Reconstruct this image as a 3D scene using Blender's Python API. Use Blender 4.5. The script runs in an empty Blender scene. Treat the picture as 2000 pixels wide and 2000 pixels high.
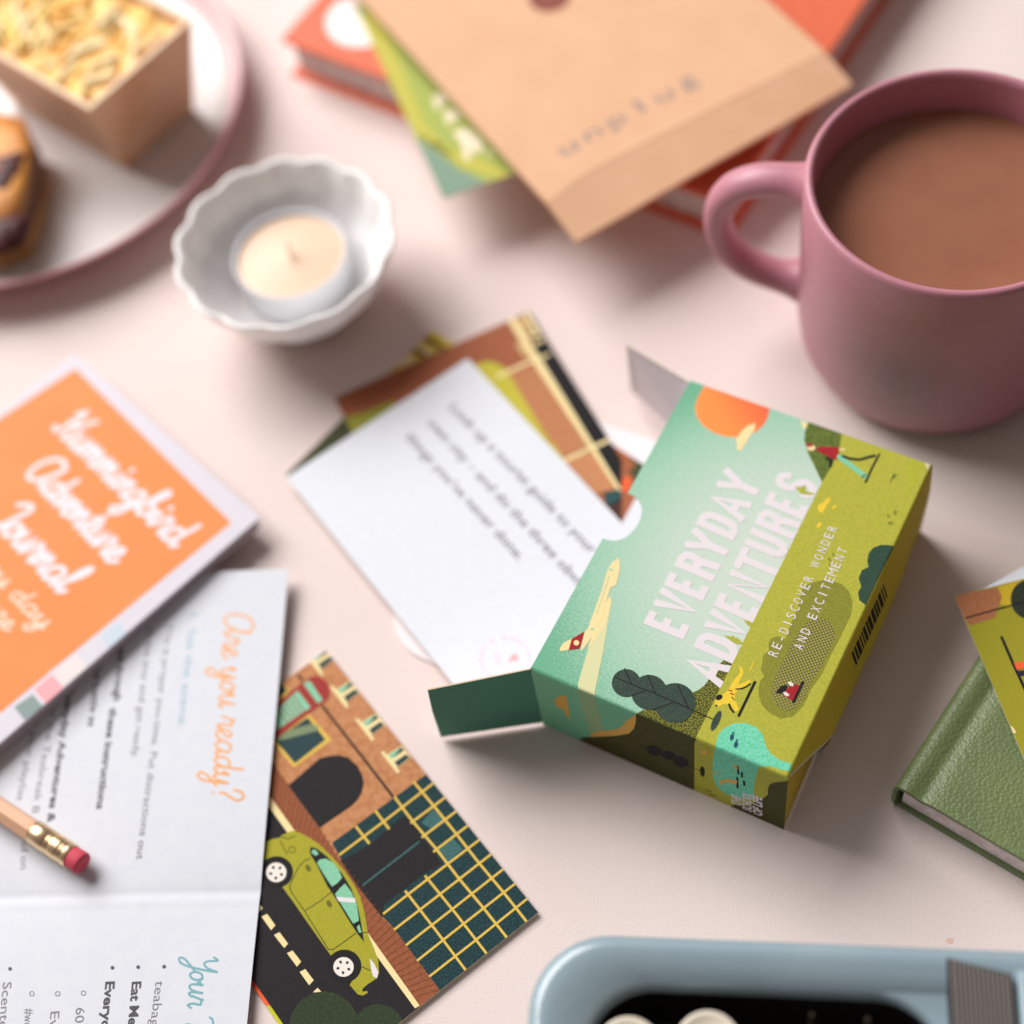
import bpy, bmesh, math, random
from mathutils import Vector, Matrix, geometry, noise
random.seed(7)
V=Vector
S=bpy.context.scene
C=S.collection
# ---------------------------------------------------------------- camera
FPX=3260.3; CX=CY=1000.0; CH=0.5
_d=math.radians(58.2); _r=math.radians(-11.95)
_F=V((0,math.cos(_d),-math.sin(_d))); _R0=V((1,0,0)); _U0=_R0.cross(_F)
_R=_R0*math.cos(_r)+_U0*math.sin(_r); _U=-_R0*math.sin(_r)+_U0*math.cos(_r)
cd=bpy.data.cameras.new('camera'); cam=bpy.data.objects.new('camera',cd); C.objects.link(cam)
cam.matrix_world=Matrix(((_R.x,_U.x,-_F.x,0),(_R.y,_U.y,-_F.y,0),(_R.z,_U.z,-_F.z,CH),(0,0,0,1)))
cd.sensor_width=36; cd.lens=36*FPX/2000; cd.clip_start=.01; cd.clip_end=50
cd.dof.use_dof=True; cd.dof.focus_distance=.503; cd.dof.aperture_fstop=3.4
S.camera=cam
# ---------------------------------------------------------------- light
w=bpy.data.worlds.new('World'); S.world=w; w.use_nodes=True
wn=w.node_tree; bg=wn.nodes['Background']; bg.inputs[1].default_value=.28
# the dim room: lighter towards the window side, dark and warm on the far side
wt_=wn.nodes.new('ShaderNodeTexCoord'); wd_=wn.nodes.new('ShaderNodeVectorMath'); wd_.operation='DOT_PRODUCT'; wd_.inputs[1].default_value=(-.50,.70,.35)
wn.links.new(wt_.outputs['Generated'],wd_.inputs[0]); wr=wn.nodes.new('ShaderNodeMapRange'); wr.inputs[1].default_value=-.7; wr.inputs[2].default_value=.9
wn.links.new(wd_.outputs['Value'],wr.inputs[0]); wm=wn.nodes.new('ShaderNodeMix'); wm.data_type='RGBA'; wm.inputs[6].default_value=(.25,.14,.10,1); wm.inputs[7].default_value=(1.0,.93,.90,1)
wn.links.new(wr.outputs[0],wm.inputs[0]); wn.links.new(wm.outputs[2],bg.inputs[0])
def area(name,loc,target,size,power,col):
    l=bpy.data.lights.new(name,'AREA'); l.shape='RECTANGLE'; l.size=size[0]; l.size_y=size[1]; l.energy=power; l.color=col
    o=bpy.data.objects.new(name,l); C.objects.link(o); o.location=loc
    o.rotation_euler=(V(target)-V(loc)).to_track_quat('-Z','Y').to_euler(); return o
area('window_light',(-1.10,1.95,1.80),(0.03,.3,0),(2.0,1.7),120,(1.0,.98,.97))
S.view_settings.view_transform='Standard'; S.view_settings.look='None'; S.view_settings.gamma=1
S.view_settings.use_curve_mapping=False; S.view_settings.exposure=0
# ---------------------------------------------------------------- helpers
def ray(px,py): return _F*FPX+_R*(px-CX)-_U*(py-CY)
def hit(px,py,o,n):
    d=ray(px,py); c=V((0,0,CH)); return c+d*((o-c).dot(n)/d.dot(n))
def at(px,py,z=0.): return hit(px,py,V((0,0,z)),V((0,0,1)))
def fr(ox,oy,s): return lambda x,y:(ox+x*s,oy+y*s)
ZA=fr(1000,700,.2588); ZB=fr(1400,700,.2588); ZC=fr(1000,1100,.2588); ZD=fr(1300,1200,.2588)
ZE=fr(500,1200,.31056); ZF=fr(500,1500,.31056); ZG=fr(500,580,.31056); ZH=fr(700,900,.28468)
ZI=fr(0,1100,.31056); ZJ=fr(0,650,.31056); ZK=fr(0,1500,.31056); ZO=fr(500,0,.3623); ZP=fr(1000,0,.3882)
ZL=fr(1350,100,.414); ZM=fr(1000,1700,.5176); ZN=fr(1700,1050,.3882); ZQ=fr(0,0,.3106); ID=lambda x,y:(x,y)
def lin(h):
    if isinstance(h,str):
        c=[int(h[i:i+2],16)/255 for i in (0,2,4)]
    else: c=h
    return tuple(x/12.92 if x<=.04045 else ((x+.055)/1.055)**2.4 for x in c)
MATS={}
def mat(name,col,rough=.6,col2=None,scale=900,amt=.5,lo=.45,hi=.55,bump=0,bscale=900,metal=0,spec=.5,sss=0,coat=0,vec=None):
    """plain principled material, its colour broken up between two tones by a fine noise"""
    if name in MATS: return MATS[name]
    if name.startswith('print'): spec=min(spec,.16); rough=.7
    m=bpy.data.materials.new(name); m.use_nodes=True; nt=m.node_tree; b=nt.nodes['Principled BSDF']
    c=lin(col); b.inputs['Base Color'].default_value=(*c,1); b.inputs['Roughness'].default_value=rough
    b.inputs['Metallic'].default_value=metal; b.inputs['Specular IOR Level'].default_value=spec
    b.inputs['Coat Weight'].default_value=coat
    if sss:
        b.inputs['Subsurface Weight'].default_value=sss; b.inputs['Subsurface Scale'].default_value=.004
    tc=nt.nodes.new('ShaderNodeTexCoord')
    if col2:
        n=nt.nodes.new('ShaderNodeTexNoise'); n.inputs['Scale'].default_value=scale; n.inputs['Detail'].default_value=3
        nt.links.new(tc.outputs['Object'],n.inputs['Vector'])
        r=nt.nodes.new('ShaderNodeMapRange'); r.inputs[1].default_value=lo; r.inputs[2].default_value=hi; r.inputs[4].default_value=amt
        nt.links.new(n.outputs[0],r.inputs[0])
        mx=nt.nodes.new('ShaderNodeMix'); mx.data_type='RGBA'; mx.inputs[6].default_value=(*c,1); mx.inputs[7].default_value=(*lin(col2),1)
        nt.links.new(r.outputs[0],mx.inputs[0]); nt.links.new(mx.outputs[2],b.inputs['Base Color'])
    if bump:
        n=nt.nodes.new('ShaderNodeTexNoise'); n.inputs['Scale'].default_value=bscale; n.inputs['Detail'].default_value=4
        nt.links.new(tc.outputs['Object'],n.inputs['Vector'])
        bp=nt.nodes.new('ShaderNodeBump'); bp.inputs['Strength'].default_value=1; bp.inputs['Distance'].default_value=bump
        nt.links.new(n.outputs[0],bp.inputs['Height']); nt.links.new(bp.outputs[0],b.inputs['Normal'])
    MATS[name]=m; return m
def grad(name,stops,pa,pb,radial=False,grain=.25,scale=1100,rough=.5):
    """printed gradient: stippled ink going from one colour to another between two points of the sheet"""
    m=bpy.data.materials.new(name); m.use_nodes=True; nt=m.node_tree; b=nt.nodes['Principled BSDF']; b.inputs['Roughness'].default_value=rough
    b.inputs['Specular IOR Level'].default_value=.22
    N=nt.nodes.new; Lk=nt.links.new
    tc=N('ShaderNodeTexCoord'); sub=N('ShaderNodeVectorMath'); sub.operation='SUBTRACT'; Lk(tc.outputs['Object'],sub.inputs[0]); sub.inputs[1].default_value=pa
    d=pb-pa
    if radial:
        ln=N('ShaderNodeVectorMath'); ln.operation='LENGTH'; Lk(sub.outputs[0],ln.inputs[0]); out=ln.outputs['Value']; k=1/d.length
    else:
        dt=N('ShaderNodeVectorMath'); dt.operation='DOT_PRODUCT'; Lk(sub.outputs[0],dt.inputs[0]); dt.inputs[1].default_value=d; out=dt.outputs['Value']; k=1/d.length_squared
    n=N('ShaderNodeTexNoise'); n.inputs['Scale'].default_value=scale; n.inputs['Detail'].default_value=3; Lk(tc.outputs['Object'],n.inputs['Vector'])
    m1=N('ShaderNodeMath'); m1.operation='MULTIPLY'; Lk(out,m1.inputs[0]); m1.inputs[1].default_value=k
    m2=N('ShaderNodeMath'); m2.operation='MULTIPLY_ADD'; Lk(n.outputs[0],m2.inputs[0]); m2.inputs[1].default_value=grain*2; m2.inputs[2].default_value=-grain
    m3=N('ShaderNodeMath'); m3.operation='ADD'; Lk(m1.outputs[0],m3.inputs[0]); Lk(m2.outputs[0],m3.inputs[1])
    cr=N('ShaderNodeValToRGB'); e=cr.color_ramp.elements
    while len(e)<len(stops): e.new(.5)
    for i,(t,c) in enumerate(stops): e[i].position=t; e[i].color=(*lin(c),1)
    Lk(m3.outputs[0],cr.inputs[0]); Lk(cr.outputs[0],b.inputs['Base Color']); MATS[name]=m; return m

def clip(poly,a,b,c):   # keep a*x+b*y+c>=0
    out=[]; n=len(poly)
    for i in range(n):
        p,q=poly[i],poly[(i+1)%n]; dp=a*p[0]+b*p[1]+c; dq=a*q[0]+b*q[1]+c
        if dp>=0: out.append(p)
        if (dp>=0)!=(dq>=0):
            t=dp/(dp-dq); out.append((p[0]+(q[0]-p[0])*t,p[1]+(q[1]-p[1])*t))
    return out
def area2(p): return .5*sum(p[i][0]*p[(i+1)%len(p)][1]-p[(i+1)%len(p)][0]*p[i][1] for i in range(len(p)))
class MB:
    """collects faces with materials and becomes one mesh"""
    def __init__(s): s.v=[]; s.f=[]; s.m=[]; s.sm=[]; s.mats=[]
    def mi(s,m):
        if m not in s.mats: s.mats.append(m)
        return s.mats.index(m)
    def face(s,pts,m,smooth=False):
        k=len(s.v); s.v+= [V(p) for p in pts]; s.f.append(tuple(range(k,k+len(pts)))); s.m.append(s.mi(m)); s.sm.append(smooth)
    def grid(s,rows,m,closed=False,smooth=True,flip=False):
        k=len(s.v); n=len(rows[0]); s.v+=[V(p) for r in rows for p in r]; i_=s.mi(m)
        for i in range(len(rows)-1):
            for j in range(n if closed else n-1):
                a,b,c,d=k+i*n+j,k+i*n+(j+1)%n,k+(i+1)*n+(j+1)%n,k+(i+1)*n+j
                s.f.append((a,d,c,b) if flip else (a,b,c,d)); s.m.append(i_); s.sm.append(smooth)
    def prism(s,pts,z0,z1,m,bm=None,bev=0):
        """vertical slab over a polygon of (x,y) points, optionally rounded on its upper edge"""
        if area2(pts)<0: pts=pts[::-1]
        c=V((sum(p[0] for p in pts)/len(pts),sum(p[1] for p in pts)/len(pts)))
        n=len(pts)
        def ins(d):
            out=[]
            for i in range(n):
                p0,p,p1=V(pts[i-1]),V(pts[i]),V(pts[(i+1)%n]); e0=(p-p0).normalized(); e1=(p1-p).normalized()
                n0=V((-e0.y,e0.x)); n1=V((-e1.y,e1.x)); b=(n0+n1); b=b/max(.3,b.dot(n0)); out.append(p+b*d)
            return out
        rows=[[V((p[0],p[1],z0)) for p in pts]]
        if bev:
            for k in range(5):
                a=k/4*math.pi/2; q=ins(bev*(1-math.cos(a))); rows.append([V((p[0],p[1],z1-bev+bev*math.sin(a))) for p in q])
        else: rows.append([V((p[0],p[1],z1)) for p in pts])
        s.grid(rows,m,closed=True,smooth=bool(bev)); s.face(rows[-1],bm or m); s.face(rows[0][::-1],m)
    def build(s,name,parent=None,loc=None,weld=False):
        me=bpy.data.meshes.new(name); o=bpy.data.objects.new(name,me); C.objects.link(o)
        off=V(parent.location) if parent else V(loc if loc else (0,0,0))
        if parent and parent.parent: off=V(parent['w'])
        me.from_pydata([v-off for v in s.v],[],s.f)
        for m in s.mats: me.materials.append(m)
        for p,mi,sm in zip(me.polygons,s.m,s.sm): p.material_index=mi; p.use_smooth=sm
        if weld:
            b=bmesh.new(); b.from_mesh(me); bmesh.ops.remove_doubles(b,verts=b.verts,dist=1e-6); bmesh.ops.recalc_face_normals(b,faces=b.faces); b.to_mesh(me); b.free()
        me.update()
        if parent:
            o.parent=parent
            if parent.parent: pass
        else: o.location=off
        return o
def thing(name,label,cat,loc,group=None):
    o=bpy.data.objects.new(name,None); C.objects.link(o); o.location=loc; o.empty_display_size=.01
    o['label']=label; o['category']=cat
    if group: o['group']=group
    return o
def tag(o,label,cat,group=None):
    o['label']=label; o['category']=cat
    if group: o['group']=group
    return o
def sub(child_mb,name,parent_part,thing_o):   # third level: same offset as the thing
    o=child_mb.build(name,thing_o); o.parent=parent_part; return o

EPS=[0]
class Sheet:
    """a flat printed face: artwork is laid on it in thin layers and trimmed to its outline"""
    def __init__(s,o,ux,uy,w,h,mb,lift=.00002,folds=None,r=.0011,tri=False):
        s.o=V(o); s.ux=V(ux).normalized(); n=s.ux.cross(V(uy)).normalized(); s.n=n; s.uy=n.cross(s.ux)
        s.w=w; s.h=h; s.mb=mb; s.lift=lift; s.folds=folds or {}; s.r=r; s.outline=None; s.bend=None
    def uv(s,px,py):
        p=hit(px,py,s.o,s.n)-s.o; return (p.dot(s.ux),p.dot(s.uy))
    def P(s,u,v,h=0):
        r=s.r; drop=0; du=dv=0
        for side,t in (('l',u),('r',s.w-u),('b',v),('t',s.h-v)):
            if side in s.folds and t<r:
                th=math.pi/4*(1-t/r); drop+=r*(1-math.cos(th)); e=r*(1-math.sin(th))-t
                if side=='l': du+=e
                elif side=='r': du-=e
                elif side=='b': dv+=e
                else: dv-=e
        p=s.o+s.ux*(u+du)+s.uy*(v+dv)+s.n*(h-drop)
        if s.bend: p=s.bend(s,u,v,p)
        return p
    def cuts(s):
        r=s.r; cu=[0,s.w]; cv=[0,s.h]; K=(.25,.5,.75,1)
        if 'l' in s.folds: cu+= [r*k for k in K]
        if 'r' in s.folds: cu+= [s.w-r*k for k in K]
        if 'b' in s.folds: cv+= [r*k for k in K]
        if 't' in s.folds: cv+= [s.h-r*k for k in K]
        if s.bend: cu+=[s.w*i/12 for i in range(1,12)]; cv+=[s.h*i/12 for i in range(1,12)]
        return sorted(cu),sorted(cv)
    def tri_uv(s,pts,m,lay):
        cu,cv=s.cuts(); EPS[0]=(EPS[0]+1)%41; h=s.lift*lay+EPS[0]*4e-7
        if abs(area2(pts))<1e-12: return
        if area2(pts)<0: pts=pts[::-1]
        polys=[pts]
        if s.outline:
            polys=[]
            for t in s.outline:
                q=pts
                for i in range(3):
                    a,b=t[i],t[(i+1)%3]; q=clip(q,-(b[1]-a[1]),(b[0]-a[0]),(b[1]-a[1])*a[0]-(b[0]-a[0])*a[1])
                    if len(q)<3: break
                if len(q)>=3: polys.append(q)
        for q0 in polys:
            us=[p[0] for p in q0]; vs=[p[1] for p in q0]
            for i in range(len(cu)-1):
                if max(us)<cu[i] or min(us)>cu[i+1]: continue
                q=clip(clip(q0,1,0,-cu[i]),-1,0,cu[i+1])
                if len(q)<3: continue
                for j in range(len(cv)-1):
                    if max(vs)<cv[j] or min(vs)>cv[j+1]: continue
                    t=clip(clip(q,0,1,-cv[j]),0,-1,cv[j+1])
                    if len(t)>=3 and abs(area2(t))>1e-13: s.mb.face([s.P(a,b,h) for a,b in t],m)
    def poly_uv(s,pts,m,lay=1):
        tris=geometry.tessellate_polygon([[V((x,y,0)) for x,y in pts]])
        e=EPS[0]
        for t in tris: EPS[0]=e; s.tri_uv([pts[i] for i in t],m,lay)
    def poly(s,f,pts,m,lay=1): s.poly_uv([s.uv(*f(*p)) for p in pts],m,lay)
    def set_outline(s,pts):
        ts=[]
        for t in geometry.tessellate_polygon([[V((x,y,0)) for x,y in pts]]):
            q=[pts[i] for i in t]
            if area2(q)<0: q=q[::-1]
            ts.append(q)
        s.outline=ts
    def disc_uv(s,c,r,m,lay=1,n=28,ry=None,rot=0):
        ry=ry or r; cr,sr=math.cos(rot),math.sin(rot); P=[]
        for i in range(n):
            a=i/n*2*math.pi; x,y=r*math.cos(a),ry*math.sin(a); P.append((c[0]+x*cr-y*sr,c[1]+x*sr+y*cr))
        s.poly_uv(P,m,lay)
    def ell(s,f,cx,cy,rx,ry,m,lay=1,rot=0,n=28):
        cr,sr=math.cos(rot),math.sin(rot)
        s.poly(f,[(cx+rx*math.cos(a)*cr-ry*math.sin(a)*sr,cy+rx*math.cos(a)*sr+ry*math.sin(a)*cr) for a in [i/n*2*math.pi for i in range(n)]],m,lay)
    def stroke_uv(s,pts,wd,m,lay=1,caps=True):
        q=[V(p) for p in pts]; q=[p for i,p in enumerate(q) if i==0 or (p-q[i-1]).length>1e-8]; n=len(q)
        if n<2:
            s.disc_uv(pts[0],wd/2,m,lay,n=10); return
        closed=(q[0]-q[-1]).length<1e-7; L=[];R=[]
        for i in range(n):
            if closed: p0=q[i-1] if i else q[-2]; p1=q[i+1] if i<n-1 else q[1]
            else: p0=q[i-1] if i else q[i]*2-q[i+1]; p1=q[i+1] if i<n-1 else q[i]*2-q[i-1]
            e0=(q[i]-p0).normalized(); e1=(p1-q[i]).normalized(); n0=V((-e0.y,e0.x)); n1=V((-e1.y,e1.x)); b=n0+n1
            b=b/max(.5,b.dot(n0)) if b.length>1e-3 else n0
            if b.length>1.5: b=b.normalized()*1.5
            L.append(q[i]+b*wd/2); R.append(q[i]-b*wd/2)
        for i in range(n-1): s.poly_uv([tuple(L[i]),tuple(R[i]),tuple(R[i+1]),tuple(L[i+1])],m,lay)
        if caps and not closed:
            for k,(p,o) in enumerate(((q[0],q[1]),(q[-1],q[-2]))):
                a0=math.atan2((p-o).y,(p-o).x); s.poly_uv([(p.x+wd/2*math.cos(a0+t*math.pi/8),p.y+wd/2*math.sin(a0+t*math.pi/8)) for t in range(-4,5)],m,lay)
    def stroke(s,f,pts,wd,m,lay=1,caps=True):
        """wd in frame units"""
        q=[s.uv(*f(*p)) for p in pts]; a=f(0,0); b=f(1,0); sc=math.dist(a,b)
        x,y=f(*pts[0]); k=(V(s.uv(x+5,y))-V(s.uv(x-5,y))).length/10; k2=(V(s.uv(x,y+5))-V(s.uv(x,y-5))).length/10
        s.stroke_uv(q,wd*sc*(k+k2)/2,m,lay,caps)
    def ring(s,f,cx,cy,r,wd,m,lay=1):
        s.stroke(f,[(cx+r*math.cos(i/16*2*math.pi),cy+r*math.sin(i/16*2*math.pi)) for i in range(17)],wd,m,lay,caps=False)
    def text(s,f,body,p0,p1,hgt,m,lay=2,bold=0,fit=True,wd=None):
        """body written from p0 to p1 (baseline), capital height hgt metres"""
        a=V(s.uv(*f(*p0))); b=V(s.uv(*f(*p1))); u=(b-a); L=u.length; u.normalize(); v=V((-u.y,u.x))
        tris,x0,x1=glyphs(body,bold)
        kx=L/(x1-x0); ky=hgt/.73
        for t in tris: s.tri_uv([tuple(a+u*((p[0]-x0)*kx)+v*(p[1]*ky)) for p in t],m,lay)
    def mono(s,f,body,p0,p1,hgt,m,lay=2,bold=0,fill=.62):
        a=V(s.uv(*f(*p0))); b=V(s.uv(*f(*p1))); u=(b-a); L=u.length; u.normalize(); v=V((-u.y,u.x)); cw=L/len(body); ky=hgt/.73
        for i,c in enumerate(body):
            if c==' ': continue
            tris,x0,x1=glyphs(c,bold); kx=cw*(.86 if c in 'WM' else fill)/(x1-x0) if c not in 'I-' else ky
            if c=='-': kx=cw*.45/(x1-x0)
            for t in tris: s.tri_uv([tuple(a+u*(cw*(i+.5)+(p[0]-(x0+x1)/2)*kx)+v*(p[1]*ky)) for p in t],m,lay)
    def script(s,f,body,p0,p1,xh,wd,m,lay=2,slant=.15):
        a=V(s.uv(*f(*p0))); b=V(s.uv(*f(*p1))); u=(b-a); L=u.length; u.normalize(); v=V((-u.y,u.x))
        W=sum(SCRIPT[c][0] for c in body); k=L/W; x=0
        for c in body:
            wdt,strokes=SCRIPT[c]
            for st in strokes:
                st=smooth(st)
                s.stroke_uv([tuple(a+u*((x+p[0]+p[1]*slant)*k)+v*(p[1]*xh)) for p in st],wd,m,lay)
            x+=wdt
_gc={}
def glyphs(body,bold=0):
    key=(body,bold)
    if key in _gc: return _gc[key]
    cu=bpy.data.curves.new('t','FONT'); cu.body=body; cu.size=1; cu.offset=bold; cu.resolution_u=3
    o=bpy.data.objects.new('t',cu); C.objects.link(o); bpy.context.view_layer.update()
    dg=bpy.context.evaluated_depsgraph_get(); me=o.evaluated_get(dg).to_mesh(); me.calc_loop_triangles()
    tris=[[tuple(me.vertices[i].co[:2]) for i in t.vertices] for t in me.loop_triangles]
    xs=[v.co.x for v in me.vertices]; r=(tris,min(xs),max(xs))
    o.evaluated_get(dg).to_mesh_clear(); bpy.data.objects.remove(o); bpy.data.curves.remove(cu); _gc[key]=r; return r
def smooth(p,k=4):
    if len(p)<3: return p
    q=[p[0]]+list(p)+[p[-1]]; out=[]
    for i in range(1,len(q)-2):
        a,b,c,d=q[i-1],q[i],q[i+1],q[i+2]
        for j in range(k):
            t=j/k; out.append(tuple(.5*(2*b[x]+(c[x]-a[x])*t+(2*a[x]-5*b[x]+4*c[x]-d[x])*t*t+(3*b[x]-a[x]-3*c[x]+d[x])*t**3) for x in (0,1)))
    return out+[p[-1]]
SCRIPT={' ':(.7,[]),
'a':(1.2,[[(.9,.85),(.6,1),(.25,.85),(.1,.4),(.3,.02),(.6,.1),(.88,.55),(.9,.95),(.88,.3),(1.0,.02),(1.25,.25)]]),
'A':(1.9,[[(1.5,1.7),(1.0,2.0),(.4,1.7),(.1,1.0),(.2,.3),(.6,0),(1.1,.3),(1.5,1.1),(1.55,1.9),(1.45,.8),(1.6,.1),(1.95,.25)]]),
'b':(1.0,[[(0,.2),(.3,1),(.5,1.8),(.3,2),(.15,1.6),(.15,.3),(.4,0),(.75,.3),(.75,.75),(.5,.95),(.7,.7),(1.0,.75)]]),
'd':(1.2,[[(.85,.85),(.55,1),(.2,.8),(.1,.4),(.3,.02),(.6,.15),(.85,.7),(.95,2.0),(.85,.4),(1.0,.02),(1.25,.25)]]),
'e':(.9,[[(0,.2),(.4,.45),(.65,.75),(.5,1),(.2,.8),(.12,.35),(.35,0),(.7,.1),(.95,.35)]]),
'g':(1.15,[[(.85,.85),(.55,1),(.2,.8),(.1,.4),(.3,.05),(.6,.2),(.85,.9),(.8,-.5),(.5,-1),(.2,-.8),(.5,-.35),(1.15,.25)]]),
'i':(.65,[[(0,.2),(.25,.6),(.3,1),(.28,.3),(.42,.02),(.7,.25)],[(.35,1.4),(.38,1.46)]]),
'l':(.65,[[(0,.2),(.4,1.2),(.5,1.9),(.35,2),(.2,1.5),(.2,.4),(.4,.02),(.7,.3)]]),
'm':(1.45,[[(0,.6),(.2,1),(.25,.6),(.22,0),(.3,.6),(.55,1),(.68,.7),(.65,0),(.75,.6),(1.0,1),(1.12,.7),(1.12,.2),(1.3,.02),(1.5,.25)]]),
'n':(1.05,[[(0,.6),(.2,1),(.25,.6),(.22,0),(.3,.6),(.6,1),(.72,.7),(.72,.2),(.9,.02),(1.1,.25)]]),
'o':(.95,[[(.6,.95),(.25,.85),(.1,.4),(.3,.02),(.65,.15),(.75,.6),(.6,.95),(.75,.8),(1.0,.8)]]),
'p':(1.0,[[(0,.5),(.25,1),(.2,0),(.1,-1),(.2,.4),(.5,1),(.8,.7),(.7,.15),(.4,.02),(.7,.0),(1.05,.25)]]),
'r':(.9,[[(0,.3),(.2,.9),(.25,1.1),(.4,.95),(.65,.95),(.6,.4),(.75,.02),(.95,.25)]]),
's':(.8,[[(0,.2),(.35,.9),(.4,1.05),(.6,.5),(.5,.05),(.15,.05),(.85,.25)]]),
't':(.75,[[(0,.2),(.35,1),(.45,1.6),(.35,.4),(.5,.02),(.8,.25)],[(.1,1.1),(.7,1.15)]]),
'u':(1.15,[[(0,.6),(.2,1),(.18,.3),(.38,.02),(.65,.2),(.8,.7),(.85,1),(.82,.3),(.98,.02),(1.2,.25)]]),
'v':(.9,[[(0,.7),(.2,1),(.3,.4),(.42,.02),(.65,.5),(.75,.95),(.95,.85)]]),
'y':(1.1,[[(0,.6),(.2,1),(.18,.3),(.38,.02),(.65,.3),(.85,1),(.75,-.5),(.45,-1),(.15,-.8),(.4,-.35),(1.1,.25)]]),
'?':(1.1,[[(.2,1.4),(.35,1.9),(.75,2),(.95,1.6),(.7,1.1),(.5,.8),(.5,.5)],[(.5,.05),(.52,.08)]]),
'Y':(1.2,[[(0,1.7),(.25,2),(.35,1.3),(.6,1.0),(.95,1.3),(1.2,2),(1.0,.3),(.7,-.7),(.3,-.9),(.3,-.5),(1.2,.3)]]),
'T':(1.5,[[(0,1.7),(.3,1.95),(1.5,2.0)],[(.85,1.95),(.75,1.0),(.7,0)]]),
'L':(1.2,[[(.9,1.8),(.6,2),(.4,1.6),(.4,.4),(.15,.05),(.6,.1),(1.2,.1)]]),
'H':(1.5,[[(.1,1.5),(.35,2),(.5,1.3),(.35,.1),(.0,.15)],[(1.35,2),(1.05,1.2),(.95,.2),(1.15,.02),(1.5,.3)],[(.3,.95),(.8,1.1),(1.05,1.0)]]),
'J':(1.2,[[(.3,1.6),(.7,2),(1.1,1.9),(1.0,1.0),(.8,-.5),(.4,-.9),(.15,-.5),(.5,0),(1.2,.3)]])}
# condensed block capitals, each a set of open strokes in a cell 0..1 wide, 0..1 high
BLOCK={'E':[[(.9,1),(.15,1),(.15,0),(.9,0)],[(.15,.52),(.8,.52)]],'V':[[(.08,1),(.5,0),(.92,1)]],
'R':[[(.15,0),(.15,1),(.6,1),(.82,.92),(.87,.76),(.82,.6),(.6,.5),(.15,.5)],[(.55,.5),(.8,.4),(.88,0)]],
'Y':[[(.05,1),(.5,.42),(.95,1)],[(.5,.45),(.5,0)]],'D':[[(.15,0),(.15,1),(.55,1),(.8,.9),(.87,.7),(.87,.3),(.8,.1),(.55,0),(.15,0)]],
'A':[[(.05,0),(.5,1),(.95,0)],[(.22,.3),(.78,.3)]],'N':[[(.13,0),(.13,1),(.87,0),(.87,1)]],'T':[[(.02,1),(.98,1)],[(.5,1),(.5,0)]],
'U':[[(.14,1),(.14,.25),(.25,.06),(.5,0),(.75,.06),(.86,.25),(.86,1)]],
'S':[[(.86,.74),(.82,.9),(.65,1),(.35,1),(.17,.9),(.14,.74),(.2,.6),(.45,.52),(.75,.44),(.87,.3),(.84,.12),(.68,0),(.33,0),(.17,.1),(.13,.28)]]}
def block(sh,f,body,TS,TE,BS,BE,m,lay):
    """capitals in the quad top-start, top-end, base-start, base-end"""
    A,B,Cc,D=[V(sh.uv(*f(*p))) for p in (TS,TE,BS,BE)]
    widths=[.62 if c in 'EV' else .7 for c in body]; gap=.12; W=sum(widths)+gap*(len(body)-1)
    hh=(A-Cc).length; st=hh*.19; x=0
    for c,wd in zip(body,widths):
        for s_ in BLOCK[c]:
            q=[]
            for (a,b) in s_:
                t=(x+wd*(.08+.84*a))/W; vv=.09+.82*b
                q.append((Cc.lerp(D,t)).lerp(A.lerp(B,t),vv))
            # mitred ribbon
            n=len(q); closed=(q[0]-q[-1]).length<1e-7; L=[];R=[]
            for i in range(n):
                if closed: p0=q[i-1] if i else q[-2]; p1=q[i+1] if i<n-1 else q[1]
                else: p0=q[i-1] if i else q[i]*2-q[i+1]; p1=q[i+1] if i<n-1 else q[i]*2-q[i-1]
                e0=(q[i]-p0).normalized(); e1=(p1-q[i]).normalized(); n0=V((-e0.y,e0.x)); n1=V((-e1.y,e1.x)); b=n0+n1
                b=b/max(.35,b.dot(n0)) if b.length>1e-6 else n0
                if b.length>2.2: b=b.normalized()*2.2
                cpt=q[i].copy()
                if not closed and i in (0,n-1):
                    ed=(e1 if i==0 else e0); 
                    ext=st*.5 if c in 'VYAENTRU' and not(c=='E') else st*.0
                    cpt=q[i]+(ed*(-ext) if i==0 else ed*ext)
                L.append(cpt+b*st/2); R.append(cpt-b*st/2)
            for i in range(n-1): sh.poly_uv([tuple(L[i]),tuple(R[i]),tuple(R[i+1]),tuple(L[i+1])],m,lay)
        x+=wd+gap

# ---------------------------------------------------------------- materials
WHITE='F2F2F4'
m_paper=mat('white_card',(.875,.888,.915),.6,(.86,.875,.90),300,.5,spec=.3)
m_edge=mat('paper_edge','E3D3BE',.8)
m_ink=mat('ink',(.20,.18,.22),.6)
m_grey_ink=mat('grey_ink',(.42,.40,.45),.6)
m_lightink=mat('pale_ink',(.50,.49,.54),.6)
# ---------------------------------------------------------------- table
tb=MB(); tb.prism([(-1.6,-1.0),(1.6,-1.0),(1.6,2.0),(-1.6,2.0)],-.03,0,mat('pink_paper_table',(.90,.838,.818),.75,(.882,.812,.79),40,.35,.35,.7,bump=.00013,bscale=1500,spec=.2))
t=tb.build('table_surface'); t['kind']='structure'

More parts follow.
